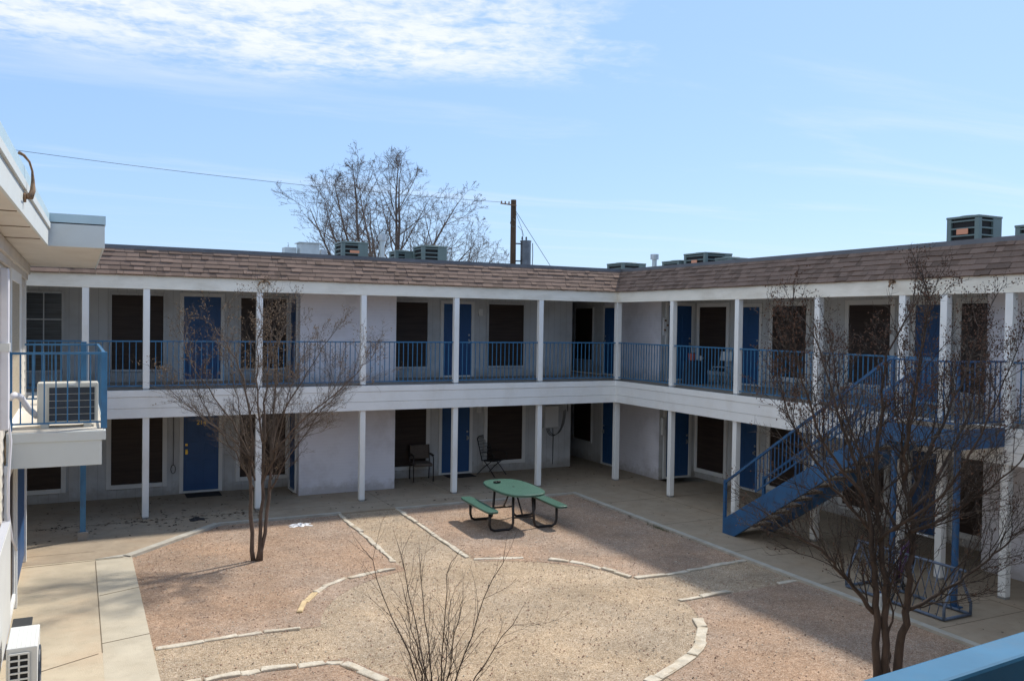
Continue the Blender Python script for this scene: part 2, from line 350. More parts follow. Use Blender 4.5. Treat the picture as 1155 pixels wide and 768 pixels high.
row([(-12.34,-7.84),(-11.6,-7.78),(-10.9,-7.79),(-10.38,-7.86)],'white limestone block in the straight row from the sunny left walk','near edging of the left tree bed')
row([(-12.34,-9.13),(-11.2,-9.10),(-10.38,-9.22),(-10.2,-9.38),(-10.06,-9.75),(-9.85,-10.35),(-9.6,-10.7)],'white limestone block edging the nearest red bed at the lower left','edging of the nearest left bed',w=.12)
row([(-6.70,-1.15),(-6.74,-2.52),(-6.86,-5.45)],'white limestone block in the row left of the picnic table bed','left edging of the picnic table bed')
row([(-6.80,-5.58),(-6.5,-5.68),(-6.1,-5.8),(-5.75,-6.0),(-5.40,-6.3),(-5.12,-6.62),(-4.92,-7.15),(-4.79,-7.72)],'white limestone block in the curved edging in front of the picnic table','curved edging of the picnic table bed',w=.1,skip=(2,))
row([(-4.74,-7.78),(-3.98,-7.83),(-3.12,-7.74),(-2.12,-7.66)],'white limestone block in the straight row from the curve towards the staircase','near edging of the picnic table bed')
row([(-4.80,-9.07),(-3.79,-9.04)],'white limestone block in the short sunlit row right of the circle','sunlit edging of the right bed')
row([(-3.2,-9.0),(-2.25,-9.0)],'shaded limestone block in the row ending at the right walkway','shaded edging of the right bed',skip=(0,))
row([(-4.86,-9.3),(-4.99,-9.6),(-5.15,-9.98),(-5.40,-10.32),(-5.68,-10.63),(-6.0,-10.9),(-6.6,-11.2),(-7.1,-11.42)],'white limestone block in the curved edging at the right of the circle','curved edging of the right bed',w=.15,skip=(0,1))

# ------------------------------------------------------------------ building parts
def mansard(mb,along,a0,a1,valley):
    """courses of individual shingle tabs. along 'x': slope faces -y ; along 'y': slope faces -x"""
    rr=random.Random(3 if along=='x' else 4)
    n=6; lo=(-.13,5.165); hi=(.30,5.75)
    def P(a,t,off):
        d=lo[0]+(hi[0]-lo[0])*t; z=lo[1]+(hi[1]-lo[1])*t
        nx,nz=-.806*off,.592*off
        d+=nx; z+=nz
        return (a,d,z) if along=='x' else (d,a,z)
    for i in range(n):
        t0=i/n; t1=(i+1)/n+.02
        a=a0+rr.uniform(0,.2)
        first=True
        while a<a1:
            w=rr.choice([.14,.18,.24,.28,.12,.2]); b=min(a+w,a1)
            dd=lo[0]+(hi[0]-lo[0])*(i+.5)/n
            A,Bb=(a,b)
            # mitre at the valley
            if valley:
                if along=='x':
                    lim0=lo[0]+(hi[0]-lo[0])*t0; 
                    if A>lim0+.05:break
                    Bb=min(Bb,lim0+.07)
                else:
                    lim0=lo[0]+(hi[0]-lo[0])*t0
                    if A>lim0+.05:break
                    Bb=min(Bb,lim0+.07)
            th=.020+rr.choice([0,0,.011]); 
            drop=rr.choice([0,0,.018])/ .72
            p=[P(A,t0-drop*.3,th),P(Bb,t0-drop*.3,th),P(Bb,t1,.006),P(A,t1,.006),P(A,t0-drop*.3,-.01),P(Bb,t0-drop*.3,-.01)]
            fs=[(0,1,2,3),(4,5,1,0),(4,0,3),(1,5,2)]
            if along=='y': fs=[tuple(reversed(f)) for f in fs]
            mb.add(p,fs); c=rr.random(); c=c*.75+.12*rr.random(); mb.tint+= [c]*4
            a=b+(.0 if rr.random()<.6 else .006)
def door(W,axis,c,plane,z0,w=.84,h=2.0,num=None,frame=.09,hs=1,bluename='door'):
    """axis 'x': wall faces -y at y=plane, c=centre x ; 'y': wall faces -x at x=plane ; 'X': wall faces +... """
    def bx(mb,u0,u1,d0,d1,a,b):
        if axis=='x': mb.box(c+u0,c+u1,plane+d0,plane+d1,a,b)
        elif axis=='y': mb.box(plane+d0,plane+d1,c+u0,c+u1,a,b)
        elif axis=='l': mb.box(plane-d0,plane-d1,c+u0,c+u1,a,b)
        return mb
    d=MB(); bx(d,-w/2,w/2,-.012,.02,z0+.05,z0+h)
    for zz0,zz1 in((.22,.80),(.95,1.22),(1.36,1.84)):
        for u in(-1,1):
            a=.07*u;b=.34*u
            bx(d,min(a,b),max(a,b),-.022,-.010,z0+zz0,z0+zz1)
    D=d.build('door',M['door_blue'],W,bevel=.004)
    f=MB()
    for s in(-1,1):
        u=s*(w/2+frame/2); bx(f,u-frame/2,u+frame/2,-.035,.0,z0+.0,z0+h+.0)
    bx(f,-w/2-frame,w/2+frame,-.038,0,z0+h+.003,z0+h+frame); f.build('door_frame',M['trim'],D,bevel=.004)
    t=MB(); bx(t,-w/2,w/2,-.06,.0,z0+.004,z0+.045); t.build('threshold',M['trim'],D)
    hn=MB(); u=hs*(w/2-.07); bx(hn,u-.025,u+.025,-.03,-.012,z0+.94,z0+1.06); bx(hn,u-.028,u+.028,-.075,-.045,z0+.97,z0+1.03); bx(hn,u-.008,u+.008,-.05,-.012,z0+.99,z0+1.01)
    bx(hn,u-.025,u+.025,-.032,-.012,z0+1.15,z0+1.20); hn.build('handle',M['gold'] if num else M['steel'],D)
    if num:
        cu=bpy.data.curves.new('door_number','FONT'); cu.body=num; cu.size=.15; cu.extrude=.006; cu.align_x='CENTER'
        dg=bpy.data.objects.new('tmp_number',cu); C.objects.link(dg)
        me=bpy.data.meshes.new_from_object(dg); bpy.data.objects.remove(dg)
        no=bpy.data.objects.new('door_number',me); C.objects.link(no); me.materials.append(M['gold']); no.parent=D
        wpos=Vector((c,plane-.03,z0+1.66)); no.location=wpos-WL[D]; no.rotation_euler=(R(90),0,0)
    return D
def window(W,axis,c,plane,z0,z1,w=1.13,m='screen',fr=.10,frm='trim',mull=False):
    def bx(mb,u0,u1,d0,d1,a,b):
        if axis=='x': mb.box(c+u0,c+u1,plane+d0,plane+d1,a,b)
        elif axis=='y': mb.box(plane+d0,plane+d1,c+u0,c+u1,a,b)
        elif axis=='l': mb.box(plane-d0,plane-d1,c+u0,c+u1,a,b)
    g=MB(); bx(g,-w/2,w/2,-.022,.01,z0,z1); G=g.build('window',M[m],W)
    if mull:
        q=MB()
        for u in (-.18,.2): bx(q,u-.012,u+.012,-.032,-.020,z0,z1)
        for t in(.33,.66): bx(q,-w/2,w/2,-.030,-.019,z0+(z1-z0)*t-.012,z0+(z1-z0)*t+.012)
        q.build('muntin',M['siding_grey'],G)
    f=MB(); e=.003
    if fr>.01:
        bx(f,-w/2-fr,-w/2+e,-.045,0,z0-fr,z1+fr);bx(f,w/2-e,w/2+fr,-.045,0,z0-fr,z1+fr)
        bx(f,-w/2+e*2,w/2-e*2,-.043,0,z1-e,z1+fr-.002)
        f.build('frame',M[frm],G,bevel=.004)
        s=MB(); bx(s,-w/2+e*2,w/2-e*2,-.06,0,z0-fr+.002,z0+e); s.build('sill',M[frm],G,bevel=.004)
    return G
def post(W,x,y,z0,z1,w=.13,base=True):
    p=MB().box(x-w/2,x+w/2,y-w/2,y+w/2,z0+(.035 if base else 0),z1)
    if base: p.box(x-w/2+.02,x+w/2-.02,y-w/2+.02,y+w/2-.02,z0,z0+.036)
    o=p.build('post',M['white'],W,bevel=.006)
    if base:
        MB().box(x-w/2+.01,x+w/2-.01,y-w/2-.004,y+w/2+.004,z0+.002,z0+.028).build('post_bracket',M['steel'],o)
    return o
def railing(W,a,b,z0,ztop,m='rail_blue',name='railing',sp=.115,bt=.017,top=(.045,.03),ends=False):
    a=Vector((*a,0));b=Vector((*b,0));L=(b-a).length;d=(b-a)/L
    r=MB(); 
    r.bar((a.x,a.y,z0+.09),(b.x,b.y,z0+.09),.022,.022)
    n=int(L/sp)
    for i in range(1,n):
        p=a+d*(L*i/n); r.bar((p.x,p.y,z0+.09),(p.x,p.y,ztop-.02),bt,bt,up=(1,0,0))
    o=r.build(name,M[m],W)
    MB().bar((a.x,a.y,ztop-.012),(b.x,b.y,ztop-.012),top[0],top[1]).build('top_rail',M[m],o,bevel=.004)
    if ends:
        e=MB()
        for p in ends: e.bar((p[0],p[1],z0),(p[0],p[1],ztop),.05,.05,up=(1,0,0))
        e.build('rail_post',M[m],o)
    return o

# ---- back wing
A=thing('motel_wing','two storey back wing with shingled mansard, grey walls and blue doors facing the courtyard','motel building',(-9,2.45,0))
w=MB(); w.box(-20,0,2.45,2.6,0,2.449); w.box(-20,0,2.45,2.6,2.741,4.999); w.box(-.15,-.001,2.6,8,0,2.449); w.box(-.15,-.001,2.6,8,2.741,4.999); w.box(-.1,1.3,8,8.15,0,5)
w.box(-20,1.3,8.9,9,0,5); w.build('wall',M['siding_grey'],A)
w=MB(); w.box(-8.42,-5.98,1.15,2.447,0.0,2.449); w.box(-8.42,-5.98,1.15,2.447,2.741,4.999); w.build('projecting_wall',M['block_wall'],A)
MB().box(-20,-.0,-.055,2.6,2.45,2.738).box(0,1.149,.0,8,2.45,2.738).build('gallery_deck',M['deck'],A)
f=MB(); f.box(-20,-.085,-.105,-.056,2.156,2.36); f.box(-20,-.085,-.112,-.056,2.364,2.60); f.box(-20,-.085,-.125,-.056,2.604,2.744); f.box(-20,.07,-.05,.07,2.160,2.449)
f.build('deck_fascia',M['white'],A,bevel=.003)
MB().box(-20,-.075,-.075,.075,4.88,5.20).build('roof_beam',M['beam'],A,bevel=.003)
MB().box(-20,1.14,.076,2.6,5.0,5.06).box(0,1.14,2.6,8.9,5.0,5.06).build('gallery_ceiling',M['ceil'],A)
s=MB(); mansard(s,'x',-20,.4,True); s.build('mansard_shingles',M['shingle'],A)
MB().prism([(-20,.30),(.302,.30),(.302,9),(-20,9)],5.21,5.72).box(-20,-.06,-.05,.29,5.205,5.23).build('flat_roof',M['roof'],A)
MB().prism([(-20,.275),(.275,.275),(.40,.40),(-20,.40)],5.725,5.815).build('roof_flashing',M['metal_cap'],A)
for i,x in enumerate([-15.4]+AX):
    post(A,x,0,DK,4.88)
    if x!=AX[0]: post(A,x,0,0,Z1)
po=post(A,0,0,DK,4.88,.15); post(A,0,0,0,Z1,.14)
xs=[-18]+[-15.4]+AX+[0]
for a,b in zip(xs[:-1],xs[1:]): railing(A,(a+.07,0),(b-.07,0),DK,RL)
for c,kk in((-14.13,'glass'),(-11.965,'screen'),(-9.04,'screen'),(-5.2,'screen'),(-2.215,'screen')):
    window(A,'x',c,2.45,3.04,4.80,m=kk,fr=.05,frm='siding_grey',mull=(kk=='glass'))
for c in(-14.13,-11.965,-9.04,-5.2,-2.215): window(A,'x',c,2.45,.32,2.10,m='screen',fr=.10)
door(A,'x',-10.51,2.45,DK,.86,2.06,hs=-1); door(A,'x',-10.52,2.45,0.02,.82,2.03,num='214',hs=-1)
door(A,'x',-3.735,2.45,DK,.84,2.04,hs=1); door(A,'x',-3.745,2.45,0.02,.84,2.03,hs=1)
for z in(DK,.02): door(A,'y',1.78,-8.42,z,.6,2.04,hs=1,frame=.06)
# meter box with looped cable on the back wing's wall
t=thing('meter_box','grey utility box with looped cables on the wall beside the dark passage','utility box',(-.74,2.45,1.2))
MB().box(-.99,-.50,2.28,2.447,1.20,1.86).build('cabinet',M['siding_grey'],t,bevel=.01)
MB().box(-.965,-.525,2.268,2.279,1.225,1.835).build('cabinet_door',M['trim'],t,bevel=.004)
cb=MB()
for q in range(3):
    pts=[]
    for i in range(17):
        a=math.pi*(i/16); pts.append((-.55+.28*math.cos(math.pi-a)+q*.03,2.42-q*.012,1.18-.28*math.sin(a)+.5*(i/16)**3+q*.02))
    cb.tube(pts,.007,6)
cb.tube([(-.12,2.43,1.66),(-.13,2.43,2.0),(-.1,2.43,2.4)],.010,6); cb.tube([(-.62,2.436,1.2),(-.60,2.436,.9),(-.61,2.436,.1)],.008,6)
cb.build('cable',M['bin'],t,smooth=True)

for x in(-10.0,-3.05):
    for z in(DK,0.0):
        o_=MB().box(x-.06,x+.06,2.36,2.449,z+1.72,z+1.92).build('porch_light',M['trim'],A,bevel=.01)
# ---- right wing
B=thing('motel_wing','two storey right wing with shingled mansard behind the blue staircase and bare tree','motel building',(2.4,-9,0))
w=MB(); w.box(2.4,2.55,-20,-.42,0,2.449); w.box(2.4,2.55,-20,-.42,2.741,4.999); w.box(9,9.1,-20,9,0,5)
w.box(1.15,2.6,-.42,8,0,2.449);w.box(1.15,2.6,-.42,8,2.741,4.999); w.build('wall',M['siding_grey'],B)
w=MB(); 
for z0,z1 in((0,2.449),(2.741,4.999)): w.box(1.135,1.149,-.42,2.45,z0,z1)
w.build('corner_wall',M['block_wall'],B); w=MB()
w.box(1.2,2.397,-12.4,-9.94,0,2.449); w.box(1.2,2.397,-12.4,-9.94,2.741,4.999)
w.build('projecting_wall',M['block_wall'],B)
MB().box(.0,2.55,-20,-.001,2.45,2.737).build('gallery_deck',M['deck'],B)
f=MB(); f.box(-.105,-.056,-20,-.056,2.156,2.36); f.box(-.112,-.056,-20,-.056,2.364,2.60); f.box(-.125,-.056,-20,-.056,2.604,2.7435); f.box(-.0555,.07,-20,-.052,2.161,2.449); f.box(-.0555,-.001,-20,-.052,2.45,2.736)
f.build('deck_fascia',M['white'],B,bevel=.003)
MB().box(-.075,.074,-20,-.0755,4.881,5.199).box(-.0745,.0745,-.075,.0745,4.882,5.2).build('roof_beam',M['beam'],B,bevel=.003)
MB().box(.076,2.6,-20,.074,5.0,5.06).build('gallery_ceiling',M['ceil'],B)
s=MB(); mansard(s,'y',-20,.4,True); s.build('mansard_shingles',M['shingle'],B)
MB().box(.303,9,-20,9,5.211,5.719).box(-.05,.29,-20,-.06,5.204,5.231).build('flat_roof',M['roof'],B)
MB().prism([(.275,-20),(.40,-20),(.40,.40),(.275,.274)],5.726,5.816).build('roof_flashing',M['metal_cap'],B)
for y in BY: post(B,0,y,DK,4.88); post(B,0,y,0,Z1)
ys=[0]+BY+[-18.3]
for a,b in zip(ys[:-1],ys[1:]):
    if abs(a+10.01)<.01: continue
    railing(B,(0,a-.07),(0,b+.07),DK,RL)
for c in(-1.105,-3.96,-6.365,-8.99 if False else -9.16): window(B,'y',c,2.4,3.04,4.80,m='screen',fr=.11)
for c in(-1.10,-3.96,-6.30,-9.16): window(B,'y',c,2.4,.28,2.08,m='screen',fr=.11)
for c in(-2.54,-7.92): door(B,'y',c,2.4,DK,.76,2.04,hs=-1); door(B,'y',c,2.4,.02,.76,2.0,hs=-1)
door(B,'x',1.78,-.42,DK,.80,2.08,hs=1); door(B,'x',1.76,-.42,.02,.78,2.03,hs=1)
for z in(DK,.02):
    door(B,'y',2.06,1.134,z,.70,2.03,frame=.07)
window(B,'y',3.62,1.15,3.16,4.77,w=1.05,fr=.04,frm='siding_grey'); window(B,'y',3.62,1.15,.60,2.1,w=1.05,fr=.04,frm='siding_grey')
o=MB(); o.box(1.19,1.385,-.45,-.422,4.0,4.49); o=o.build('wall_ornament',M['plastic_bag'],None,bevel=.02); tag(o,'white carved ornament on the upstairs wall right of the corner post','wall ornament')
o2=MB()
for x,z in((1.24,4.12),(1.33,4.25),(1.26,4.38)): o2.cyl(x,-.46,z,z+.05,.028,8)
o2.build('dark_disc',M['rust'],o)
o=MB().box(1.20,1.31,-.50,-.422,1.24,1.72).build('wall_box',M['white_unit'],None,bevel=.01); tag(o,'slim white utility box on the ground floor wall right of the corner post','utility box')
MB().box(1.285,1.302,-.515,-.50,1.4,1.5).build('latch',M['steel'],o)

# ---- left wing
Lw=thing('motel_wing','near left wing with white lap siding and deep white eave at the picture edge','motel building',(-14.1,-10,0))
w=MB(); z=0
while z<5.2:
    z1=min(z+.15,5.2)
    w.add([(-14.10,-22,z),(-14.10,-1.8,z),(-14.115,-1.8,z1),(-14.115,-22,z1),(-14.13,-22,z),(-14.13,-1.8,z)],[(0,1,2,3),(4,5,1,0),(1,5,2)]); z+=.15
w.box(-20,-14.131,-22,-1.805,0,5.2); w.build('wall',M['white_lap'],Lw)
MB().box(-14.25,-14.085,-1.80,-1.74,0,5.19).build('corner_board',M['trim'],Lw)
e=MB(); e.box(-13.62,-13.595,-22,-6.99,5.20,5.50); e.box(-13.60,-13.57,-22,-6.96,5.42,5.50); e.box(-13.62,-12.93,-7.02,-6.995,5.20,5.50); e.box(-12.955,-12.93,-6.995,-1.3,5.20,5.50)
e.build('eave_fascia',M['left_white'],Lw,bevel=.003)
e=MB(); e.box(-13.62,-13.585,-22,-6.98,5.515,5.63); e.box(-13.60,-12.92,-7.03,-6.98,5.515,5.63); e.box(-12.955,-12.92,-6.98,-1.3,5.515,5.63); e.build('eave_flashing',M['left_cap'],Lw)
e=MB(); e.box(-13.612,-13.588,-22,-6.985,5.499,5.516); e.box(-13.60,-12.935,-7.015,-6.985,5.499,5.516); e.build('gap_shade_strip',M['dark'],Lw)  # near-black strip stands in for the shade between fascia and flashing
e=MB(); e.box(-14.65,-13.610,-22,-7.0,5.206,5.24); e.box(-14.25,-13.622,-6.999,-1.3,5.205,5.24); e.box(-13.622,-12.956,-6.994,-1.3,5.207,5.24)
e.build('eave_soffit',M['soffit'],Lw)
e=MB()
for y in(-8.1,-9.6,-11.1): e.box(-14.09,-13.63,y,y+.012,5.198,5.206)
e.build('soffit_joint',M['joint'],Lw)
MB().box(-20,-13.622,-22,-7.0,5.241,5.6).box(-20,-13.622,-6.999,-1.3,5.241,5.6).box(-13.622,-12.956,-6.97,-1.3,5.241,5.6).build('flat_roof',M['roof'],Lw)
MB().box(-14.10,-14.02,-22,-1.75,5.03,5.19).box(-14.10,-14.06,-22,-1.75,4.93,5.03).build('frieze_board',M['soffit'],Lw)
# upstairs glazed opening with blinds, downstairs blue door and screened opening
window(Lw,'l',-5.1,-14.10,2.80,4.78,w=2.1,m='blinds',fr=.16,frm='white')
dd=MB(); dd.box(-14.10,-14.06,-5.25,-2.75,.12,2.12); D=dd.build('door',M['door_blue'],Lw,bevel=.004)
f=MB(); f.box(-14.10,-14.03,-2.75,-2.60,.0,2.2); f.box(-14.10,-14.03,-5.40,-5.25,.0,2.2); f.box(-14.10,-14.03,-6.9,-2.60,2.2,2.32); f.build('door_frame',M['white'],D)
window(Lw,'l',-6.15,-14.10,.25,2.1,w=1.25,m='screen',fr=.10,frm='white')
for ch in Lw.children:
    if ch.name.split('.')[0] in('eave_fascia','eave_flashing','gap_shade_strip','eave_soffit','soffit_joint','flat_roof'):
        for v in ch.data.vertices:
            wy=v.co.y+WL[ch].y
            if wy<-7.1 and (v.co.x+WL[ch].x)>-15: v.co.x+=.0265*(wy+7)
# landing that carries the upstairs unit
Ld=thing('landing','white balcony landing with blue railing on the left wing above the sunny walk','landing',(-13.5,-4.2,2.2))
MB().box(-14.08,-12.93,-6.80,-.13,2.60,2.74).build('floor_slab',M['white_lap'],Ld)
f=MB(); f.box(-14.08,-12.90,-6.87,-6.81,2.61,2.735); f.box(-14.08,-12.95,-6.85,-6.81,2.27,2.61); f.box(-12.925,-12.90,-6.81,-.13,2.61,2.735); f.box(-12.975,-12.95,-6.81,-.13,2.27,2.61)
f.build('fascia',M['left_white'],Ld,bevel=.003)
for yy in(-6.79,-4.5,-2.6): MB().box(-14.08,-12.98,yy,yy+.09,2.40,2.598).build('joist',M['soffit'],Ld)
railing(Ld,(-14.07,-6.62),(-12.95,-6.62),DK,3.79,ends=[(-14.05,-6.62)],sp=.125)
railing(Ld,(-12.92,-6.62),(-12.92,-2.6),DK,3.79,sp=.13)
railing(Ld,(-12.95,-2.6),(-14.07,-2.6),DK,3.79,sp=.125)
c=MB().box(-12.96,-12.88,-6.66,-6.58,DK,3.80).build('corner_post',M['rail_blue'],Ld,bevel=.005)
p=MB().box(-13.19,-13.09,-1.48,-1.38,.16,2.599).box(-13.19,-13.09,-1.48,-1.38,2.741,3.80).build('support_post',M['rail_blue'],Ld)
MB().box(-13.23,-13.05,-1.52,-1.34,0,.158).build('concrete_footing',M['deck'],p,bevel=.01)

# ---- front wing the photograph is taken from
F=thing('motel_wing','front gallery under the viewer with a worn blue handrail at the lower right','motel building',(-7,-21,0))
MB().box(-13.55,2.3,-21.6,-19.25,2.5,2.74).build('gallery_deck',M['deck'],F)
MB().box(-14.0,9,-21.8,-21.6,0,5.0).build('wall',M['siding_grey'],F)
MB().box(-13.5,9,-26,-19.7,5.0,5.4).build('flat_roof',M['roof'],F)
g=MB()
ra=Vector((-13.45,-19.145,0)); rd=Vector((1,.070,0)).normalized()
rb=ra+rd*6.0
hr=MB(); hr.bar((ra.x,ra.y,3.782),(rb.x,rb.y,3.782),.062,.045); H=hr.build('handrail',M['near_rail'],F,bevel=.006)
hr=MB(); hr.bar((ra.x,ra.y,3.68),(rb.x,rb.y,3.68),.03,.03)
hr.bar((ra.x,ra.y,2.84),(rb.x,rb.y,2.84),.03,.03)
i=0.06
while i<6: p=ra+rd*i; hr.bar((p.x,p.y,2.84),(p.x,p.y,3.68),.018,.018,up=(1,0,0)); i+=.115
for q in(1.78,3.9): p=ra+rd*q; hr.bar((p.x,p.y,2.74),(p.x,p.y,3.758),.05,.05,up=(1,0,0))
hr.build('baluster_panel',M['stair_blue'],F)

# ------------------------------------------------------------------ staircase
S=thing('staircase','blue steel outdoor staircase rising to the right wing gallery behind the bare tree','staircase',(-.72,-8,0))
y0,y1=-5.95,-9.93; sl=2.74/(y1-y0)
def zl(y): return (y-y0)*sl
for x in(-1.25,-.2):
    m_=MB(); t=.03
    prof=[(y0,0.0),(y0-.32,0.0),(y1,2.74-.34),(y1,2.74+.02),(y0,.30)]
    vs=[(x-t,y,z) for y,z in prof]+[(x+t,y,z) for y,z in prof]; n=5
    m_.add(vs,[tuple(range(n)),tuple(range(2*n-1,n-1,-1))]+[(i,i+n,(i+1)%n+n,(i+1)%n) for i in range(n)])
    m_.build('stringer',M['stair_blue'],S)
    if True:
        h=MB(); o_=.95
        h.bar((x,y0,zl(y0)+1.05),(x,y1,zl(y1)+1.05),.045,.045)
        hb=h.build('stair_handrail',M['stair_blue'],S)
        b_=MB(); b_.bar((x,y0-.9,zl(y0-.9)+.40),(x,y1,zl(y1)+.40),.028,.028)
        b_.bar((x,y0-.9,zl(y0-.9)+.40),(x,y0-.9,zl(y0-.9)+1.04),.03,.03,up=(1,0,0))
        y=y0-.9-.10
        while y>y1: b_.bar((x,y,zl(y)+.40),(x,y,zl(y)+1.04),.016,.016,up=(1,0,0)); y-=.10
        b_.build('baluster_panel',M['stair_blue'],S)
        MB().box(x-.028,x+.028,y0-.03,y0+.026,0,1.10).build('newel_post',M['stair_blue'],S)
for i in range(14):
    z=2.74*(i+1)/15; y=y0+(y1-y0)*(i+.5)/14.5
    MB().box(-1.218,-.232,y-.15,y+.13,z-.05,z).build('tread',M['tread'],S,bevel=.005)
MB().box(-1.25,-.13,-11.17,-9.93,2.66,2.737).build('landing_floor',M['tread'],S)
f=MB(); f.box(-1.28,-1.252,-11.20,-9.93,2.44,2.745); f.box(-1.252,-.13,-11.20,-11.172,2.44,2.745); f.box(-1.252,-.13,-9.929,-9.90,2.44,2.64); f.build('landing_fascia',M['stair_blue'],S)
for y in(-9.97,-11.12): MB().cyl(-1.14,y,0,2.66,.05,14).box(-1.23,-1.05,y-.09,y+.09,0.0,.02).build('support_pole',M['stair_blue'],S,smooth=False)
railing(S,(-1.22,-9.97),(-1.22,-11.15),2.745,3.80,m='stair_blue',name='landing_railing',ends=[(-1.22,-9.97),(-1.22,-11.15)])
railing(S,(-1.19,-11.15),(-.08,-11.15),2.745,3.80,m='stair_blue',name='landing_railing')

# ------------------------------------------------------------------ picnic table
T=thing('picnic_table','green oval picnic table with two attached benches standing on the red gravel','picnic table',(-4.86,-3.37,-.03))
TX=rz(-4.86,-3.37,R(-3))
def oval(mb,cxx,hw,hl,z0,z1,n=40,p=2.8,cut=0):
    top=[];
    for i in range(n):
        a=2*math.pi*i/n; c_,s_=math.cos(a),math.sin(a)
        top.append((cxx+hw*math.copysign(abs(c_)**(2/p),c_),hl*math.copysign(abs(s_)**(2/p),s_)))
    mb.prism(top,z0,z1)
t=MB(); t.X=TX; oval(t,0,.50,.95,.715,.765,p=2.9); t.build('tabletop',M['green'],T,bevel=.012)
t=MB(); t.X=TX; t.cyl(0,0,.7655,.768,.028,14); t.build('umbrella_hole_shade',M['dark'],T)  # dark disc painted in for the shade of an umbrella hole, nothing is cut
for s_ in(-1,1):
    t=MB(); t.X=TX; cx0=s_*.79; oval(t,cx0,.14,.83,.405,.45,p=6); t.build('bench_seat',M['green'],T,bevel=.01)
    for e in(-1,1):
        t=MB(); t.X=TX; y=e*.55
        t.tube([(s_*.22,y*.9,.71),(s_*.24,y,.12),(s_*.27,y,.03),(s_*.34,y,-.005),(s_*.66,y,-.005),(s_*.74,y,.03),(s_*.77,y,.12),(s_*.77,y,.40)],.028,8)
        t.build('leg',M['brown_metal'],T,smooth=True)
for e in(-1,1):
    t=MB(); t.X=TX; t.tube([(-.24,e*.52,.22),(.24,e*.52,.22)],.02,8); t.tube([(0,e*.52,.22),(0,e*.12,.70)],.018,8); t.build('cross_brace',M['brown_metal'],T,smooth=True)
o=MB(); o.X=rz(-5.0,-2.85,.3,.766); o.box(-.07,.07,-.05,.05,0,.035).box(-.03,.05,-.07,-.02,.012,.05); o=o.build('ashtray',M['black'],bevel=.01); tag(o,'small black ashtray lying on the green picnic table','ashtray')

# ------------------------------------------------------------------ chairs and small things
def armchair(x,y,a,z):
    t=thing('armchair','brown upholstered armchair in front of the dark ground floor window','chair',(x,y,z)); X=rz(x,y,a,z)
    def q(n,m,fn,bev=0,sm=False):
        b=MB();b.X=X;fn(b);b.build(n,M[m],t,bevel=bev,smooth=sm)
    q('seat','fabric',lambda b:b.box(-.25,.25,-.26,.22,.40,.49),.03)
    q('backrest','fabric',lambda b:b.add([(-.26,.20,.55),(.26,.20,.55),(.26,.26,.55),(-.26,.26,.55),(-.26,.28,.92),(.26,.28,.92),(.26,.34,.92),(-.26,.34,.92)],[(0,3,2,1),(4,5,6,7),(0,1,5,4),(1,2,6,5),(2,3,7,6),(3,0,4,7)]),.02)
    for s in(-1,1):
        q('leg','brown_metal',lambda b:b.tube([(s*.27,-.25,0),(s*.27,-.25,.60),(s*.27,-.20,.67),(s*.27,.10,.67),(s*.27,.24,.66)],.016,8),0,True)
        q('leg','brown_metal',lambda b:b.tube([(s*.27,.27,0),(s*.27,.22,.45),(s*.27,.33,.92)],.016,8),0,True)
        q('armrest','brown_metal',lambda b:b.box(s*.27-.028,s*.27+.028,-.22,.18,.685,.71),.008)
    return t
armchair(-4.93,1.98,R(-8),0)
t=thing('garden_chair','black wrought iron garden chair right of the blue ground floor door','chair',(-2.78,2.05,0)); X=rz(-2.78,2.05,R(25))
b=MB();b.X=X
b.tube([(-.24,.18,.40),(-.25,.26,.70),(-.24,.36,1.0),(-.12,.40,1.06),(.12,.40,1.06),(.24,.36,1.0),(.25,.26,.70),(.24,.18,.40)],.013,6)
for i in range(-4,5): b.tube([(i*.05,.20,.42),(i*.052,.28,.70),(i*.05,.385,1.04)],.005,5)
for i in range(1,8): zz=.42+i*.085; yy=.19+(zz-.42)*.31; b.tube([(-.24,yy,zz),(.24,yy,zz)],.005,5)
b.build('backrest',M['black'],t,smooth=True)
b=MB();b.X=X; b.tube([(-.24,.2,.40),(-.27,-.25,.42),(.27,-.25,.42),(.24,.2,.40),(-.24,.2,.40)],.012,6)
for i in range(-4,5): b.tube([(i*.055,.2,.40),(i*.058,-.25,.42)],.005,5)
for i in range(1,7): b.tube([(-.25,.2-i*.065,.405),(.25,.2-i*.065,.405)],.005,5)
b.build('seat',M['black'],t,smooth=True)
for s_ in(-1,1):
    b=MB();b.X=X; b.tube([(s_*.24,.24,.62),(s_*.29,.05,.66),(s_*.29,-.22,.64),(s_*.28,-.30,.58),(s_*.27,-.25,.42)],.012,6); b.build('armrest',M['black'],t,smooth=True)
    b=MB();b.X=X; b.tube([(s_*.24,.1,.40),(s_*.25,-.10,.22),(s_*.26,-.30,.0)],.012,6); b.build('leg',M['black'],t,smooth=True)
    b=MB();b.X=X; b.tube([(s_*.24,-.15,.40),(s_*.25,.10,.22),(s_*.26,.34,.0)],.012,6); b.build('leg',M['black'],t,smooth=True)
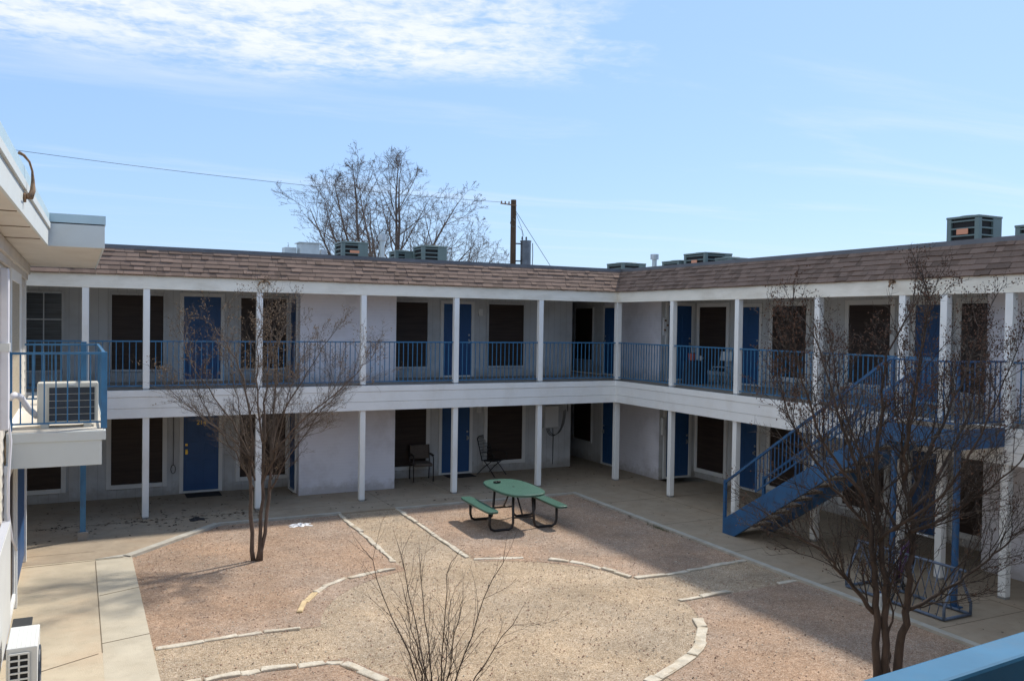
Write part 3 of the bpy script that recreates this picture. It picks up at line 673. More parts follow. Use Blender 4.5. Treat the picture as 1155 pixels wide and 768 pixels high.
# upstairs gallery of the right wing
t=thing('side_table','dark cloth covered table on the upstairs gallery behind the railing','table',(1.42,-1.55,DK))
MB().box(1.20,1.66,-1.78,-1.32,DK+.58,DK+.615).build('tabletop',M['cloth'],t,bevel=.005)
c=MB(); n=28
pr=[]
for i in range(n):
    a=2*math.pi*i/n; rr_=.23*1.13/max(abs(math.cos(a)),abs(math.sin(a)))**.8; pr.append((math.cos(a)*rr_*(1+.05*math.sin(6*a)),math.sin(a)*rr_*(1+.05*math.sin(6*a))))
vs=[(1.43+x*1.08,-1.55+y*1.08,DK+.01) for x,y in pr]+[(1.43+x*.93,-1.55+y*.93,DK+.578) for x,y in pr]
c.add(vs,[(i,(i+1)%n,(i+1)%n+n,i+n) for i in range(n)]+[tuple(range(n,2*n))]); c.build('tablecloth',M['cloth'],t,smooth=False)
o=MB().cyl(1.33,-1.55,DK+.616,DK+.80,.085,14,.11).build('flower_pot',M['red'],smooth=False); tag(o,'faded red pot on the dark covered table upstairs','pot')
MB().cyl(1.33,-1.55,DK+.80,DK+.815,.095,14).build('soil',M['leaf'],o)
o=MB().cyl(1.57,-1.62,DK+.616,DK+.74,.035,12).build('mug',M['white_unit'],smooth=False); tag(o,'small white cup beside the red pot on the upstairs table','cup')
MB().tube([(1.605,-1.62,DK+.71),(1.64,-1.62,DK+.70),(1.64,-1.62,DK+.65),(1.605,-1.62,DK+.64)],.006,6).build('cup_handle',M['white_unit'],o)
t=thing('folding_chair','pale metal chair on the upstairs gallery right of the dark covered table','chair',(1.98,-2.0,DK)); X=rz(1.98,-2.0,R(-75),DK)
for s_ in(-1,1):
    b=MB();b.X=X;b.tube([(s_*.2,-.2,0),(s_*.2,.12,.45),(s_*.2,.22,.86)],.012,6);b.build('leg',M['steel'],t,smooth=True)
    b=MB();b.X=X;b.tube([(s_*.2,.24,0),(s_*.2,-.18,.45)],.012,6);b.build('leg',M['steel'],t,smooth=True)
b=MB();b.X=X;b.box(-.2,.2,-.2,.18,.445,.47);b.build('seat',M['steel'],t,bevel=.01)
b=MB();b.X=X;b.add([(-.2,.17,.62),(.2,.17,.62),(.2,.185,.62),(-.2,.185,.62),(-.2,.21,.86),(.2,.21,.86),(.2,.225,.86),(-.2,.225,.86)],[(0,3,2,1),(4,5,6,7),(0,1,5,4),(1,2,6,5),(2,3,7,6),(3,0,4,7)]);b.build('backrest',M['white_unit'],t)
# door mats
for x,y,l in((-10.5,2.12,'dark doormat under the blue door numbered 214'),(-3.72,2.15,'dark doormat under the blue door between the chairs')):
    o=MB().box(x-.40,x+.40,y-.24,y+.24,.001,.016).build('doormat',M['mat_dark'],bevel=.005); tag(o,l,'doormat'); 
    r_=MB()
    for i in range(6): r_.box(x-.36,x+.36,y-.20+i*.07,y-.18+i*.07,.0165,.020)
    r_.build('tread_ridges',M['mat_dark'],o)
# cord hanging beside door 214
b=MB(); b.tube([(-11.16,2.43,2.3),(-11.15,2.43,1.2),(-11.16,2.42,.72)],.007,6)
pts=[(-11.16+.055*math.sin(a/8*2*math.pi),2.42,.62+.11*math.cos(a/8*2*math.pi)) for a in range(9)]; b.tube(pts,.008,6)
b.build('power_cord',M['black'],A,smooth=True)
# rag and plastic
b=MB(); rr=random.Random(8); vs=[];n=12
for jx in range(n):
    for jy in range(n): vs.append((-9.06+(jx/(n-1)-.5)*.42*(1+.2*math.sin(jy)),-1.78+(jy/(n-1)-.5)*.24*(1+.3*math.sin(jx*1.3)),-.025+.07*rr.random()*math.sin(math.pi*jx/(n-1))*math.sin(math.pi*jy/(n-1))))
b.add(vs,[(jx*n+jy,(jx+1)*n+jy,(jx+1)*n+jy+1,jx*n+jy+1) for jx in range(n-1) for jy in range(n-1) if (jx+jy*3)%7]); o=b.build('plastic_sheet',M['plastic_bag']); o.modifiers.new('s','SOLIDIFY').thickness=.002
tag(o,'crumpled scrap of white plastic on the red gravel behind the left tree','litter')
b=MB(); vs=[]
for jx in range(8):
    for jy in range(8): vs.append((-10.96+(jx/7-.5)*.30,-.55+(jy/7-.5)*.22*(1+.3*math.sin(jx)),.004+.07*rr.random()*math.sin(math.pi*jx/7)*math.sin(math.pi*jy/7)))
b.add(vs,[(jx*8+jy,(jx+1)*8+jy,(jx+1)*8+jy+1,jx*8+jy+1) for jx in range(7) for jy in range(7)]); o=b.build('black_rag',M['mat_dark']); o.modifiers.new('s','SOLIDIFY').thickness=.004
tag(o,'crumpled black rag lying on the shaded back walkway','litter')
# leaf litter (uncountable)
def litter(name,m,n,area,zf,s0,s1,seed):
    r=random.Random(seed); b=MB()
    for _ in range(n):
        x,y=area(r); s=r.uniform(s0,s1); a=r.uniform(0,6.3); z=zf(x,y)
        b.X=rz(x,y,a,z); b.add([(-s,0,0),(0,-s*.5,s*.25*r.random()),(s,0,s*.2),(0,s*.5,s*.3*r.random())],[(0,1,2),(0,2,3)])
    o=b.build(name,m,kind='stuff'); return o
def aw(r):
    if r.random()<.6: return (r.uniform(-14,-9.5)-abs(r.gauss(0,1))*.0, r.uniform(-1.6,2.2) if r.random()<.6 else r.gauss(-.3,.15))
    return (r.uniform(-10,1), r.uniform(-.9,2.3))
litter('leaf_litter',M['leaf'],750,aw,lambda x,y:.005 if y>-1.0 or x<-11 else -.02,.012,.050,3)
litter('leaf_litter',M['leaf'],500,lambda r:(r.uniform(-12.2,-2.2),r.uniform(-14,-1.2)),lambda x,y:-.022,.010,.030,4)
litter('leaf_litter',M['leaf'],260,lambda r:(r.uniform(-1.9,2.2),r.uniform(-13,-1.2)),lambda x,y:.006,.01,.03,5)
litter('leaf_litter',M['leaf'],90,lambda r:(r.uniform(-2.25,-2.1)-.03*r.random(),r.uniform(-13,-1.5)),lambda x,y:-.018,.015,.04,6)
def pebbles(name,m,n,area,s0,s1,seed):
    r=random.Random(seed); b=MB()
    for _ in range(n):
        x,y=area(r); s=r.uniform(s0,s1)
        b.X=rz(x,y,r.uniform(0,6),-.030+s*.25)
        b.add([(s,0,0),(0,s*.8,0),(-s,0,0),(0,-s*.8,0),(0,0,s*.7),(0,0,-s*.5)],[(0,1,4),(1,2,4),(2,3,4),(3,0,4),(1,0,5),(2,1,5),(3,2,5),(0,3,5)])
    b.build(name,m,kind='stuff')
ar=lambda r:(r.uniform(-12.3,-2.2),r.uniform(-15,-1.2))
pebbles('loose_pebbles',M['limestone'],2600,ar,.006,.017,7)
pebbles('loose_pebbles',mat('dark_pebble',(.13,.09,.07),.9,.4,9),2500,ar,.004,.010,9)
pebbles('loose_pebbles',mat('pink_pebble',(.42,.27,.20),.9,.3,9),6000,ar,.006,.018,10)
# a small tuft of weeds by the right walkway edge
b=MB(); r=random.Random(2)
for _ in range(260):
    x=-2.2+r.gauss(0,.05); y=-5.0+r.gauss(0,.22); h=r.uniform(.02,.06); dx=r.uniform(-.03,.03)
    b.add([(x,y,-.03),(x+.008,y+.004,-.03),(x+dx,y+dx,h-.03)],[(0,1,2)])
b.build('weeds',M['grass'],kind='stuff')

# ------------------------------------------------------------------ bicycle and rack
t=thing('bicycle_rack','pale blue tubular bicycle rack on the shaded right walkway under the stair landing','bicycle rack',(-1.58,-10.6,0))
b=MB()
for x in(-1.88,-1.28): b.tube([(x,-11.5,.03),(x,-9.7,.03)],.024,8)
for y in(-11.5,-9.7): b.tube([(-1.88,y,.03),(-1.28,y,.03)],.024,8)
b.build('base_frame',M['rack'],t,smooth=True)
b=MB(); b.tube([(-1.58,-11.62,.74),(-1.58,-9.62,.74)],.022,8); b.build('top_bar',M['rack'],t,smooth=True)
for y in(-11.5,-9.7):
    for x in(-1.88,-1.28):
        b=MB(); b.tube([(x,y,.03),(x,y,.2),(-1.58,y,.72)],.022,8); b.build('end_leg',M['rack'],t,smooth=True)
b=MB()
y=-11.35
while y<-9.8:
    b.tube([(-1.84,y,.04),(-1.60,y,.72)],.007,5); b.tube([(-1.32,y,.04),(-1.56,y,.72)],.007,5); y+=.14
b.build('rack_rods',M['rack'],t,smooth=True)
t=thing('bicycle','purple bicycle parked in the pale blue rack behind the tree trunks','bicycle',(-1.5,-10.35,0)); X=Matrix.Translation((-1.55,-10.42,0))@Matrix.Rotation(R(25),4,'Z')@Matrix.Rotation(R(6),4,'X')
for xx in(-.5,.5):
    b=MB();b.X=X; b.tube([(xx+.31*math.cos(a*math.pi/14),0,.33+.31*math.sin(a*math.pi/14)) for a in range(29)],.022,6,cap=False); wh=b.build('wheel',M['black'],t,smooth=True)
    b=MB();b.X=X
    for a in range(12): b.tube([(xx,0,.33),(xx+.3*math.cos(a*math.pi/6),0,.33+.3*math.sin(a*math.pi/6))],.0025,4)
    b.tube([(xx,-.04,.33),(xx,.04,.33)],.02,8); b.build('spokes',M['steel'],wh)
b=MB();b.X=X
for p,q,rr_ in[((-.12,0,.80),(.32,0,.84),.018),((-.05,0,.30),(.34,0,.76),.022),((-.05,0,.30),(-.14,0,.92),.018),((-.5,0,.33),(-.05,0,.30),.012),((-.5,0,.33),(-.12,0,.78),.012),((.5,0,.33),(.30,0,.92),.016)]: b.tube([p,q],rr_,8)
b.build('frame',M['purple'],t,smooth=True)
b=MB();b.X=X; b.tube([(.30,0,.90),(.30,0,1.0)],.014,8); b.tube([(.22,-.28,1.04),(.30,-.2,1.02),(.30,.2,1.02),(.22,.28,1.04)],.012,8); b.build('handlebar',M['steel'],t,smooth=True)
b=MB();b.X=X; b.add([(-.28,-.07,.93),(-.28,.07,.93),(.0,.015,.93),(.0,-.015,.93),(-.27,-.05,.98),(-.27,.05,.98),(-.01,.01,.965),(-.01,-.01,.965)],[(3,2,1,0),(4,5,6,7),(0,1,5,4),(1,2,6,5),(2,3,7,6),(3,0,4,7)]); b.build('saddle',M['black'],t,bevel=.01)
b=MB();b.X=X; b.tube([(-.05,-.06,.30),(-.05,.06,.30)],.05,12); b.tube([(-.05,-.07,.30),(.08,-.07,.20)],.009,6); b.tube([(-.05,.07,.30),(-.18,.07,.40)],.009,6); b.box(.04,.12,-.15,-.07,.19,.21).box(-.22,-.14,.07,.15,.39,.41); b.build('crank',M['black'],t)
o=MB().cyl(-2.18,-10.62,0,.17,.045,12).cyl(-2.18,-10.62,.17,.21,.045,12,.018).build('plastic_bottle',M['white_unit']); tag(o,'small white plastic bottle at the walkway edge beside the bicycle','bottle')
MB().cyl(-2.18,-10.62,.211,.235,.02,10).build('cap',M['door_blue'],o)

# ------------------------------------------------------------------ split air conditioner units
def unit_grille(mb,x0,x1,y,z0,z1,nx,nz,t=.008):
    for i in range(nx+1): x=x0+(x1-x0)*i/nx; mb.box(x-t/2,x+t/2,y-.012,y,z0,z1)
    for i in range(nz+1): z=z0+(z1-z0)*i/nz; mb.box(x0,x1,y-.016,y-.004,z-t/2,z+t/2)
t=thing('air_conditioner','cream outdoor air conditioner unit standing behind the blue railing of the left landing','air conditioner',(-13.36,-6.2,2.74))
MB().box(-13.745,-12.985,-6.36,-6.06,2.80,3.36).build('casing',M['pale_unit'],t,bevel=.018)
MB().box(-13.60,-13.03,-6.372,-6.355,2.83,3.30).build('coil',M['coil'],t)
b=MB(); unit_grille(b,-13.60,-13.03,-6.373,2.83,3.30,1,5,.004); b.build('grille',M['pale_unit'],t)
MB().box(-13.36,-13.28,-6.377,-6.361,3.315,3.342).build('handle',M['white_unit'],t)
for x in(-13.65,-13.12): MB().box(x-.05,x+.05,-6.40,-6.03,2.741,2.80).build('foot',M['pale_unit'],t)
h=MB(); h.tube([(-14.04,-6.85,3.20),(-13.99,-6.8,3.24),(-13.93,-6.65,3.20),(-13.84,-6.45,3.02),(-13.75,-6.3,2.90)],.042,10); h=h.build('refrigerant_hose',M['hose'],smooth=True); tag(h,'white wrapped hose bending from the left wall to the landing air conditioner','hose')
t=thing('air_conditioner','white outdoor air conditioner unit on the sunny walk at the lower left corner','air conditioner',(-13.75,-9.15,0))
MB().box(-13.91,-13.62,-9.52,-8.80,.06,.80).build('casing',M['white_unit'],t,bevel=.012)
MB().box(-13.88,-13.70,-9.532,-9.515,.14,.74).build('coil',M['dark'],t)
b=MB(); unit_grille(b,-13.88,-13.70,-9.533,.14,.74,2,9,.018); b.build('grille',M['white_unit'],t)
b=MB()
for i in range(7): b.box(-13.90+i*.042,-13.897+i*.042,-9.50,-8.82,.8,.803)
b.build('lid_rib',M['white_unit'],t)
MB().tube([(-13.612,-9.15+.24*math.cos(a*math.pi/10),.42+.24*math.sin(a*math.pi/10)) for a in range(21)],.012,6,cap=False).build('fan_guard',M['coil'],t)
for y in(-9.45,-8.88): MB().box(-13.93,-13.60,y-.03,y+.03,0,.06).build('foot',M['black'],t)
t=thing('utility_cabinet','tall pale cabinet on the left wall above the lower air conditioner','cabinet',(-14.04,-8.1,.1))
MB().box(-14.09,-14.0,-9.5,-7.35,.35,1.70).build('cabinet_body',M['lavender'],t,bevel=.006)
MB().box(-13.999,-13.990,-9.4,-7.45,.45,1.70).build('cabinet_door',M['white_unit'],t,bevel=.004)
h=MB(); h.tube([(-14.03,-7.55,4.75),(-14.02,-7.55,4.0),(-14.02,-7.45,3.4),(-14.03,-7.35,3.0),(-14.0,-7.3,2.70),(-14.02,-7.42,2.2),(-14.02,-7.4,1.8),(-13.99,-7.25,1.45),(-13.95,-7.05,1.25)],.016,8)
h=h.build('hanging_hose',M['hose'],smooth=True); tag(h,'long white hose hanging down the left wing wall past the landing','hose')
h=MB().box(-14.09,-13.99,-7.9,-7.75,2.9,4.85).build('line_duct',M['hose'],bevel=.02); tag(h,'white pipe cover running up the left wall beside the landing','pipe cover')
MB().box(-14.085,-13.98,-7.92,-7.73,3.85,3.95).build('duct_collar',M['white_unit'],h)
h=MB()
for q in range(3): h.tube([(-13.97-.02*q,-9.3,.34),(-13.97,-9.42-.03*q,.22),(-13.95,-9.5,.1+.05*q),(-13.92,-9.4,.2)],.014,8)
h=h.build('coolant_pipe',M['black'],smooth=True); tag(h,'dark pipes looping behind the white air conditioner at the lower left','pipe')
t=MB(); t.box(-13.98,-13.78,-7.42,-6.88,.0,.27); t=t.build('storage_tub',M['bin'],bevel=.02); tag(t,'dark grey lidded tub on the walk behind the white air conditioner','tub')
MB().box(-13.995,-13.765,-7.44,-6.86,.27,.30).build('lid',M['bin'],t,bevel=.01)

# bent rusty lamp bracket on the left eave and camera stubs on the beams
G0=Vector((-13.66,-10.9,5.36)); GL=tuple(G0)
t=thing('lamp_bracket','rusty bent gooseneck lamp bracket on the left eave against the sky','lamp bracket',GL)
b=MB(); b.tube([G0+Vector(p) for p in ((-.03,0,0),(.02,0,.0),(.035,.03,.06),(.035,.06,.15),(.03,.05,.24),(.01,-.02,.31),(-.03,-.12,.35),(-.06,-.19,.355))],[.026,.030,.024,.016,.010,.010,.013,.016],8); b.build('gooseneck',M['rust'],t,smooth=True)
b=MB(); b.tube([G0+Vector((-.035,0,-.01)),G0+Vector((-.015,0,-.01))],.045,10); b.tube([G0+Vector((0,0,-.01)),G0+Vector((.01,-.22,.0))],.007,6); b.build('mounting_plate',M['rust'],t)
for x,y,l in((-9.53,-.12,'dark broken light fixture on the back wing roof beam above the left tree'),(-.12,-8.99,'dark broken light fixture on the right wing roof beam behind the large tree')):
    b=MB(); b.X=rz(x,y,0,5.08); b.tube([(0,.04,.04),(0,-.03,.05)],.035,10); b.tube([(-.02,-.03,.05),(-.10,-.06,.02),(-.13,-.05,-.05)],.018,8); b.tube([(.02,-.03,.05),(.09,-.06,.03),(.12,-.05,-.03)],.018,8)
    tag(b.build('light_fixture',M['rust'],smooth=True),l,'light fixture')

# ------------------------------------------------------------------ rooftop units
def condenser(x,y,z,w,h,a,label,m='cond',plate=True,side=-1):
    t=thing('rooftop_condenser',label,'rooftop unit',(x,y,z),None); X=rz(x,y,a,z)
    def q(n,mm,fn,bev=0,par=None):
        b=MB();b.X=X;fn(b);return b.build(n,M[mm],par or t,bevel=bev)
    s=w/2
    q('coil','dark',lambda b:b.box(-s+.06,s-.06,-s+.06,s-.06,.06,h-.08))
    def body(b):
        b.box(-s,s,-s,s,0,.07); 
        for i in(-1,1):
            for j in(-1,1): b.box(i*s,i*(s-.11),j*s,j*(s-.11),.07,h-.07)
        b.box(s-.30,s-.001,-s+.001,-s+.30,.07,h-.07)
    q('cabinet',m,body,.01)
    def lou(b):
        k=6
        for i in range(k):
            zz=.07+(h-.14)*(i+.6)/k
            for j in(-1,1):
                b.box(-s+.10,s-.10,j*(s-.005),j*(s-.06),zz-.010,zz+.022); b.box(j*(s-.005),j*(s-.06),-s+.10,s-.10,zz-.010,zz+.022)
    q('louvre',m,lou)
    def lid(b):
        b.box(-s-.01,s+.01,-s-.01,s+.01,h-.07,h-.02); b.tube([(s*.75*math.cos(i*math.pi/12),s*.75*math.sin(i*math.pi/12),h-.01) for i in range(25)],.018,6,cap=False)
    L_=q('lid',m,lid,.008)
    def gr(b):
        for i in range(1,5): b.tube([(s*.75*i/5*math.cos(k*math.pi/12),s*.75*i/5*math.sin(k*math.pi/12),h-.01+.02*(5-i)/5) for k in range(25)],.006,5,cap=False)
    q('fan_guard','cond_pale',gr,0,L_)
    if plate:
        if side==-1: q('nameplate','plate',lambda b:b.box(-.15,.13,-s-.012,-s+.004,h*.60,h*.69))
        else: q('nameplate','plate',lambda b:b.box(-s-.012,-s+.004,-.14,.14,h*.62,h*.73))
    return t
RZ=5.73
condenser(-5.95,5.4,RZ,.80,.88,0,'grey green rooftop unit with orange label in front of the bare far tree')
condenser(-3.42,5.45,RZ,.82,.90,0,'grey green rooftop unit without label right of the white vent pipe',plate=False)
condenser(-4.05,6.3,RZ,.62,.78,0,'smaller rooftop unit partly hidden behind the one right of the vent pipe',plate=False)
t=thing('rooftop_hatch','pale galvanised low boxes on the back roof left of the labelled unit','rooftop unit',(-7.4,5.3,RZ))
MB().box(-7.55,-7.0,5.0,5.5,RZ,RZ+.74).build('housing',M['cond_pale'],t,bevel=.01); MB().box(-7.60,-6.95,4.95,5.55,RZ+.741,RZ+.77).build('lid',M['cond_pale'],t)
MB().box(-7.95,-7.62,5.2,5.6,RZ,RZ+.62).build('duct',M['cond_pale'],t,bevel=.01); MB().box(-6.93,-6.75,5.1,5.4,RZ,RZ+.60).build('duct',M['steel'],t,bevel=.01)
def vent(x,y,h,r,label):
    o=MB().cyl(x,y,RZ,RZ+h,r,14).build('vent_pipe',M['cond_pale'],smooth=False); tag(o,label,'vent pipe')
    MB().cyl(x,y,RZ+h-.16,RZ+h+.02,r*1.7,14).build('vent_cap',M['steel'],o)
vent(-5.12,5.0,1.10,.075,'pale capped vent pipe between the two rooftop units')
vent(5.0,5.25,1.02,.085,'capped metal vent pipe alone on the right roof beyond the corner')
vent(5.4,-11.9 if False else -14,.9,.08,'capped vent pipe far right on the near roof') if False else None
condenser(5.0,-6.95,RZ,.80,1.13,0,'large grey green rooftop unit with orange label at the far right of the roof',side=1)
condenser(5.2,2.6,RZ,1.1,.92,0,'rooftop unit with orange label in the middle of the right roof',side=1)
condenser(5.3,4.1,RZ,.95,.76,0,'low rooftop unit just left of the labelled middle unit',plate=False)
condenser(5.1,1.35,RZ,.7,.70,0,'small low rooftop unit just right of the labelled middle unit',plate=False)
condenser(5.2,7.3,RZ,1.05,.85,0,'rooftop unit alone at the left end of the right roof',plate=False)
condenser(5.0,-8.66,RZ,.9,.80,0,'rooftop unit cut by the right picture edge',plate=False)

# ------------------------------------------------------------------ utility pole and wires
t=thing('utility_pole','brown wooden utility pole with a grey transformer behind the back roof','utility pole',(5.80,18,-.1))
MB().tube([(5.84,18,-.1),(5.80,18,10.27)],[.17,.135],12).build('pole_shaft',M['wood'],t,smooth=False)
b=MB(); b.bar((5.0,17.8,10.02),(5.85,17.8,9.98),.05,.05)
for x in(5.05,5.25,5.45): b.cyl(x,17.8,10.02,10.14,.035,8)
b.build('cross_arm',M['rust'],t)
tr=MB(); tr.cyl(6.45,17.9,7.0,8.25,.26,18); tr.cyl(6.45,17.9,8.25,8.31,.28,18); tr=tr.build('transformer',M['tank'],t)
b=MB()
for dx in(-.12,.10): b.cyl(6.35+dx,17.85,8.31,8.50,.03,8); b.cyl(6.35+dx,17.85,8.36,8.39,.055,8); b.cyl(6.35+dx,17.85,8.43,8.46,.05,8)
b.tube([(6.25,17.85,8.5),(6.2,17.85,8.8),(6.0,17.9,9.0)],.012,5); b.build('bushing',M['black'],tr)
MB().bar((5.9,18,8.15),(6.25,17.95,8.15),.05,.06).bar((5.9,18,7.3),(6.25,17.95,7.3),.05,.06).tube([(6.78,17.8,8.2),(6.8,17.8,7.6),(6.78,17.8,7.0)],.02,6).build('mounting_arm',M['black'],t)
b=MB(); b.tube([(5.78,17.7,9.2),(5.55,17.7,9.35),(5.5,17.7,9.1),(5.6,17.7,8.9),(5.78,17.7,8.95)],.025,6); b.tube([(5.6,17.78,9.98),(5.62,17.7,9.3)],.012,5); b.tube([(5.66,17.75,9.95),(6.1,17.7,8.9),(6.3,17.8,8.5)],.010,5); b.build('jumper_cable',M['wire'],t)
def cable(name,a,b_,sag,r,label):
    a=Vector(a);b_=Vector(b_); pts=[]
    for i in range(33):
        u=i/32; p=a.lerp(b_,u); p.z-=sag*4*u*(1-u); pts.append(p)
    o=MB().tube(pts,r,5).build(name,M['wire']); return tag(o,label,'cable')
cable('power_line',(-35,17.8,12.26),(5.03,17.8,10.08),.70,.009,'long overhead power line crossing the sky left of the pole')
cable('guy_wire',(5.86,18,9.83),(8.6,17.2,5.6),.0,.013,'slanting guy wire running down right from the pole top')

# ------------------------------------------------------------------ trees
def rot_dir(d,ang,az):
    d=d.normalized(); u=d.orthogonal().normalized(); w=d.cross(u)
    return (d*math.cos(ang)+(u*math.cos(az)+w*math.sin(az))*math.sin(ang)).normalized()
PW=.62
def grow(mb,tips,p,d,L,r,lev,P,rr):
    n=P['seg'][lev]; pts=[p.copy()]; rs=[r]; dirs=[d.copy()]
    for i in range(n):
        j=P['jit'][lev]; d=(d+Vector((rr.gauss(0,j),rr.gauss(0,j),rr.gauss(0,j)+P['up'][lev]))).normalized()
        if i>0 and P.get('dome') and P['dome'](p+d*(L/n))>1: break
        p=p+d*(L/n); pts.append(p.copy()); rs.append(r*(1-(1-P['tap'])*(i+1)/n)); dirs.append(d.copy())
    mb.tube(pts,rs,P['sides'][lev],cap=False)
    if P.get('dome') and P['dome'](pts[-1])>1.0: return
    if lev>=P['max']: tips.append((pts[-1],dirs[-1])); return
    spawn(mb,tips,pts,rs,dirs,L,lev,P,rr); 
def spawn(mb,tips,pts,rs,dirs,L,lev,P,rr):
    k=P['kids'][lev]; k=k if isinstance(k,int) else rr.randint(*k)
    n=len(pts)-1
    for c in range(k):
        u=P['start'][lev]+(1-P['start'][lev])*(c+rr.random())/k; u=min(u,.999)
        i=int(u*n); f=u*n-i; q=pts[i].lerp(pts[i+1],f); r=rs[i]*(1-f)+rs[i+1]*f
        ang=R(rr.uniform(*P['ang'][lev])); dd=rot_dir(dirs[i+1],ang,rr.uniform(0,6.283))
        if dd.z<P.get('minz',-.1): dd.z=abs(dd.z)*.4; dd.normalize()
        grow(mb,tips,q,dd,L*P['rat'][lev]*rr.uniform(.65,1.15)*(1.15-.5*u),max(r*P['rr'][lev],P['rmin']),lev+1,P,rr)
def stems(mb,tips,lst,r0,r1,P,rr,wob=.015):
    for k,s in enumerate(lst):
        pts=[Vector(p) for p in s]; q=[]
        for i in range(len(pts)-1):
            p0=pts[max(i-1,0)];p1=pts[i];p2=pts[i+1];p3=pts[min(i+2,len(pts)-1)]
            for j in range(4):
                t=j/4; q.append(.5*((2*p1)+(-p0+p2)*t+(2*p0-5*p1+4*p2-p3)*t*t+(-p0+3*p1-3*p2+p3)*t**3))
        q.append(pts[-1]); q=[p+Vector((rr.gauss(0,wob),rr.gauss(0,wob),0)) if i else p for i,p in enumerate(q)]
        q[0].z=min(q[0].z,pts[0].z)
        L=sum((a-b).length for a,b in zip(q[:-1],q[1:])); 
        a=r0[k] if isinstance(r0,(list,tuple)) else r0
        rs=[a+(r1-a)*(i/(len(q)-1))**PW for i in range(len(q))]
        mb.tube(q,rs,8)
        dirs=[(q[min(i+1,len(q)-1)]-q[max(i-1,0)]).normalized() for i in range(len(q))]
        yield q,rs,dirs,L
def pods(tips,rr,prob,s0,s1,cnt):
    b=MB()
    for p,d in tips:
        if rr.random()>prob(p): continue
        for _ in range(rr.randint(*cnt)):
            q=p-d*rr.uniform(0,.14)+Vector((rr.gauss(0,.02),rr.gauss(0,.02),rr.gauss(0,.02))); s=rr.uniform(s0,s1)
            b.add([q+Vector(v)*s for v in((1,0,0),(-1,0,0),(0,1,0),(0,-1,0),(0,0,1.2),(0,0,-1.2))],[(0,2,4),(2,1,4),(1,3,4),(3,0,4),(2,0,5),(1,2,5),(3,1,5),(0,3,5)])
    return b
CM=dict(seg=[5,6,5,3],jit=[.06,.12,.17,.25],up=[.05,.09,.07,.03],tap=.4,sides=[6,4,3,3],max=3,kids=[8,7,5],start=[.15,.2,.2],ang=[(18,42),(20,48),(22,60)],rat=[.5,.55,.5],rr=[.6,.6,.6],rmin=.0021)
def myrtle(name,label,base,lst,r0,r1,seed,m_tr,m_tw,m_pod,L1,start,kids,pod,ps=(.006,.012),cnt=(1,4),lowz=1.1,lf=(1.2,-.55)):
    rr=random.Random(seed); t=thing(name,label,'tree',base)
    tr=MB(); tw=MB(); tips=[]
    for q,rs,dirs,L in stems(tr,tips,lst,r0,r1,CM,rr):
        k=kids if isinstance(kids,int) else kids
        n=len(q)-1
        for c in range(k):
            u=start+(1-start)*(c+rr.random())/k; i=min(int(u*n),n-1); r=rs[i]
            if q[i].z<base[2]+lowz : continue
            dd=rot_dir(dirs[i],R(rr.uniform(18,50)),rr.uniform(0,6.283))
            grow(tw,tips,q[i],dd,L1*rr.uniform(.5,1.3)*(lf[0]+lf[1]*u),max(min(r*.45,.011),.0045),1,CM,rr)
        grow(tw,tips,q[-1],dirs[-1],L1*.7,r1,1,CM,rr)
    tr.build('trunk',m_tr,t,smooth=True); tw.build('branches',m_tw,t,smooth=False)
    pods(tips,rr,pod,ps[0],ps[1],cnt).build('seed_pods',m_pod,t)
    return t
T2=[[(-5.19,-13.14,-.06),(-5.21,-13.11,1.0),(-5.24,-13.08,1.59),(-5.29,-12.97,2.38),(-5.34,-12.78,2.97),(-5.44,-12.55,3.67),(-5.54,-12.34,4.28)],[(-5.23,-13.09,1.09),(-5.52,-12.94,1.45),(-5.68,-12.83,1.7),(-5.87,-12.7,1.87),(-6.09,-12.57,1.98),(-6.24,-12.46,2.16)],
[(-5.1,-13.18,-.06),(-5.12,-13.15,1.0),(-5.13,-13.13,1.6),(-5.1,-12.97,2.37),(-5.14,-13.02,3.16),(-5.1,-13.1,3.98),(-4.96,-13.3,4.61)],
[(-5.03,-13.22,-.06),(-4.98,-13.23,0.6),(-4.91,-13.26,1.1),(-4.87,-13.27,1.6),(-4.74,-13.17,2.07),(-4.71,-13.03,2.55),(-4.53,-12.93,3.15),(-4.2,-12.83,3.98),(-3.95,-12.73,4.6)],
[(-4.91,-13.25,1.12),(-4.57,-13.42,1.31),(-4.3,-13.55,1.51),(-4.02,-13.67,1.76),(-3.77,-13.75,1.96),(-3.53,-13.84,2.15)],
[(-5.05,-13.2,0.32),(-5.09,-13.18,0.72),(-5.05,-13.18,1.1),(-5.08,-13.16,1.5),(-4.93,-13.11,1.97)],
[(-4.96,-13.34,2.03),(-4.79,-13.45,2.13),(-4.53,-13.63,2.33),(-4.22,-13.88,2.66),(-4.02,-14.09,3.02)],
[(-4.95,-13.22,2.6),(-5.09,-13.35,3.0),(-5.14,-13.48,3.5),(-5.17,-13.6,4.1),(-5.2,-13.7,4.6)],
[(-4.7,-13.1,2.36),(-4.2,-13.09,3.15),(-3.78,-13.11,3.78),(-3.43,-13.05,4.42)],[(-5.21,-13.04,1.98),(-5.5,-12.85,2.37),(-5.74,-12.68,2.77),(-5.94,-12.53,3.16),(-6.05,-12.41,3.66)],
[(-4.74,-13.15,2.17),(-4.1,-13.08,2.66),(-3.5,-12.95,3.27),(-3.11,-12.85,4.0)],[(-5.48,-13.14,2.43),(-5.99,-13.03,3.03),(-6.33,-13.02,3.71),(-6.52,-13.07,4.28)],
[(-4.9,-13.1,2.0),(-4.7,-12.5,2.6),(-4.6,-12.0,3.3),(-4.5,-11.7,4.1)],[(-5.2,-13.1,1.9),(-5.0,-13.7,2.5),(-4.9,-14.1,3.2),(-4.8,-14.3,3.9)]]
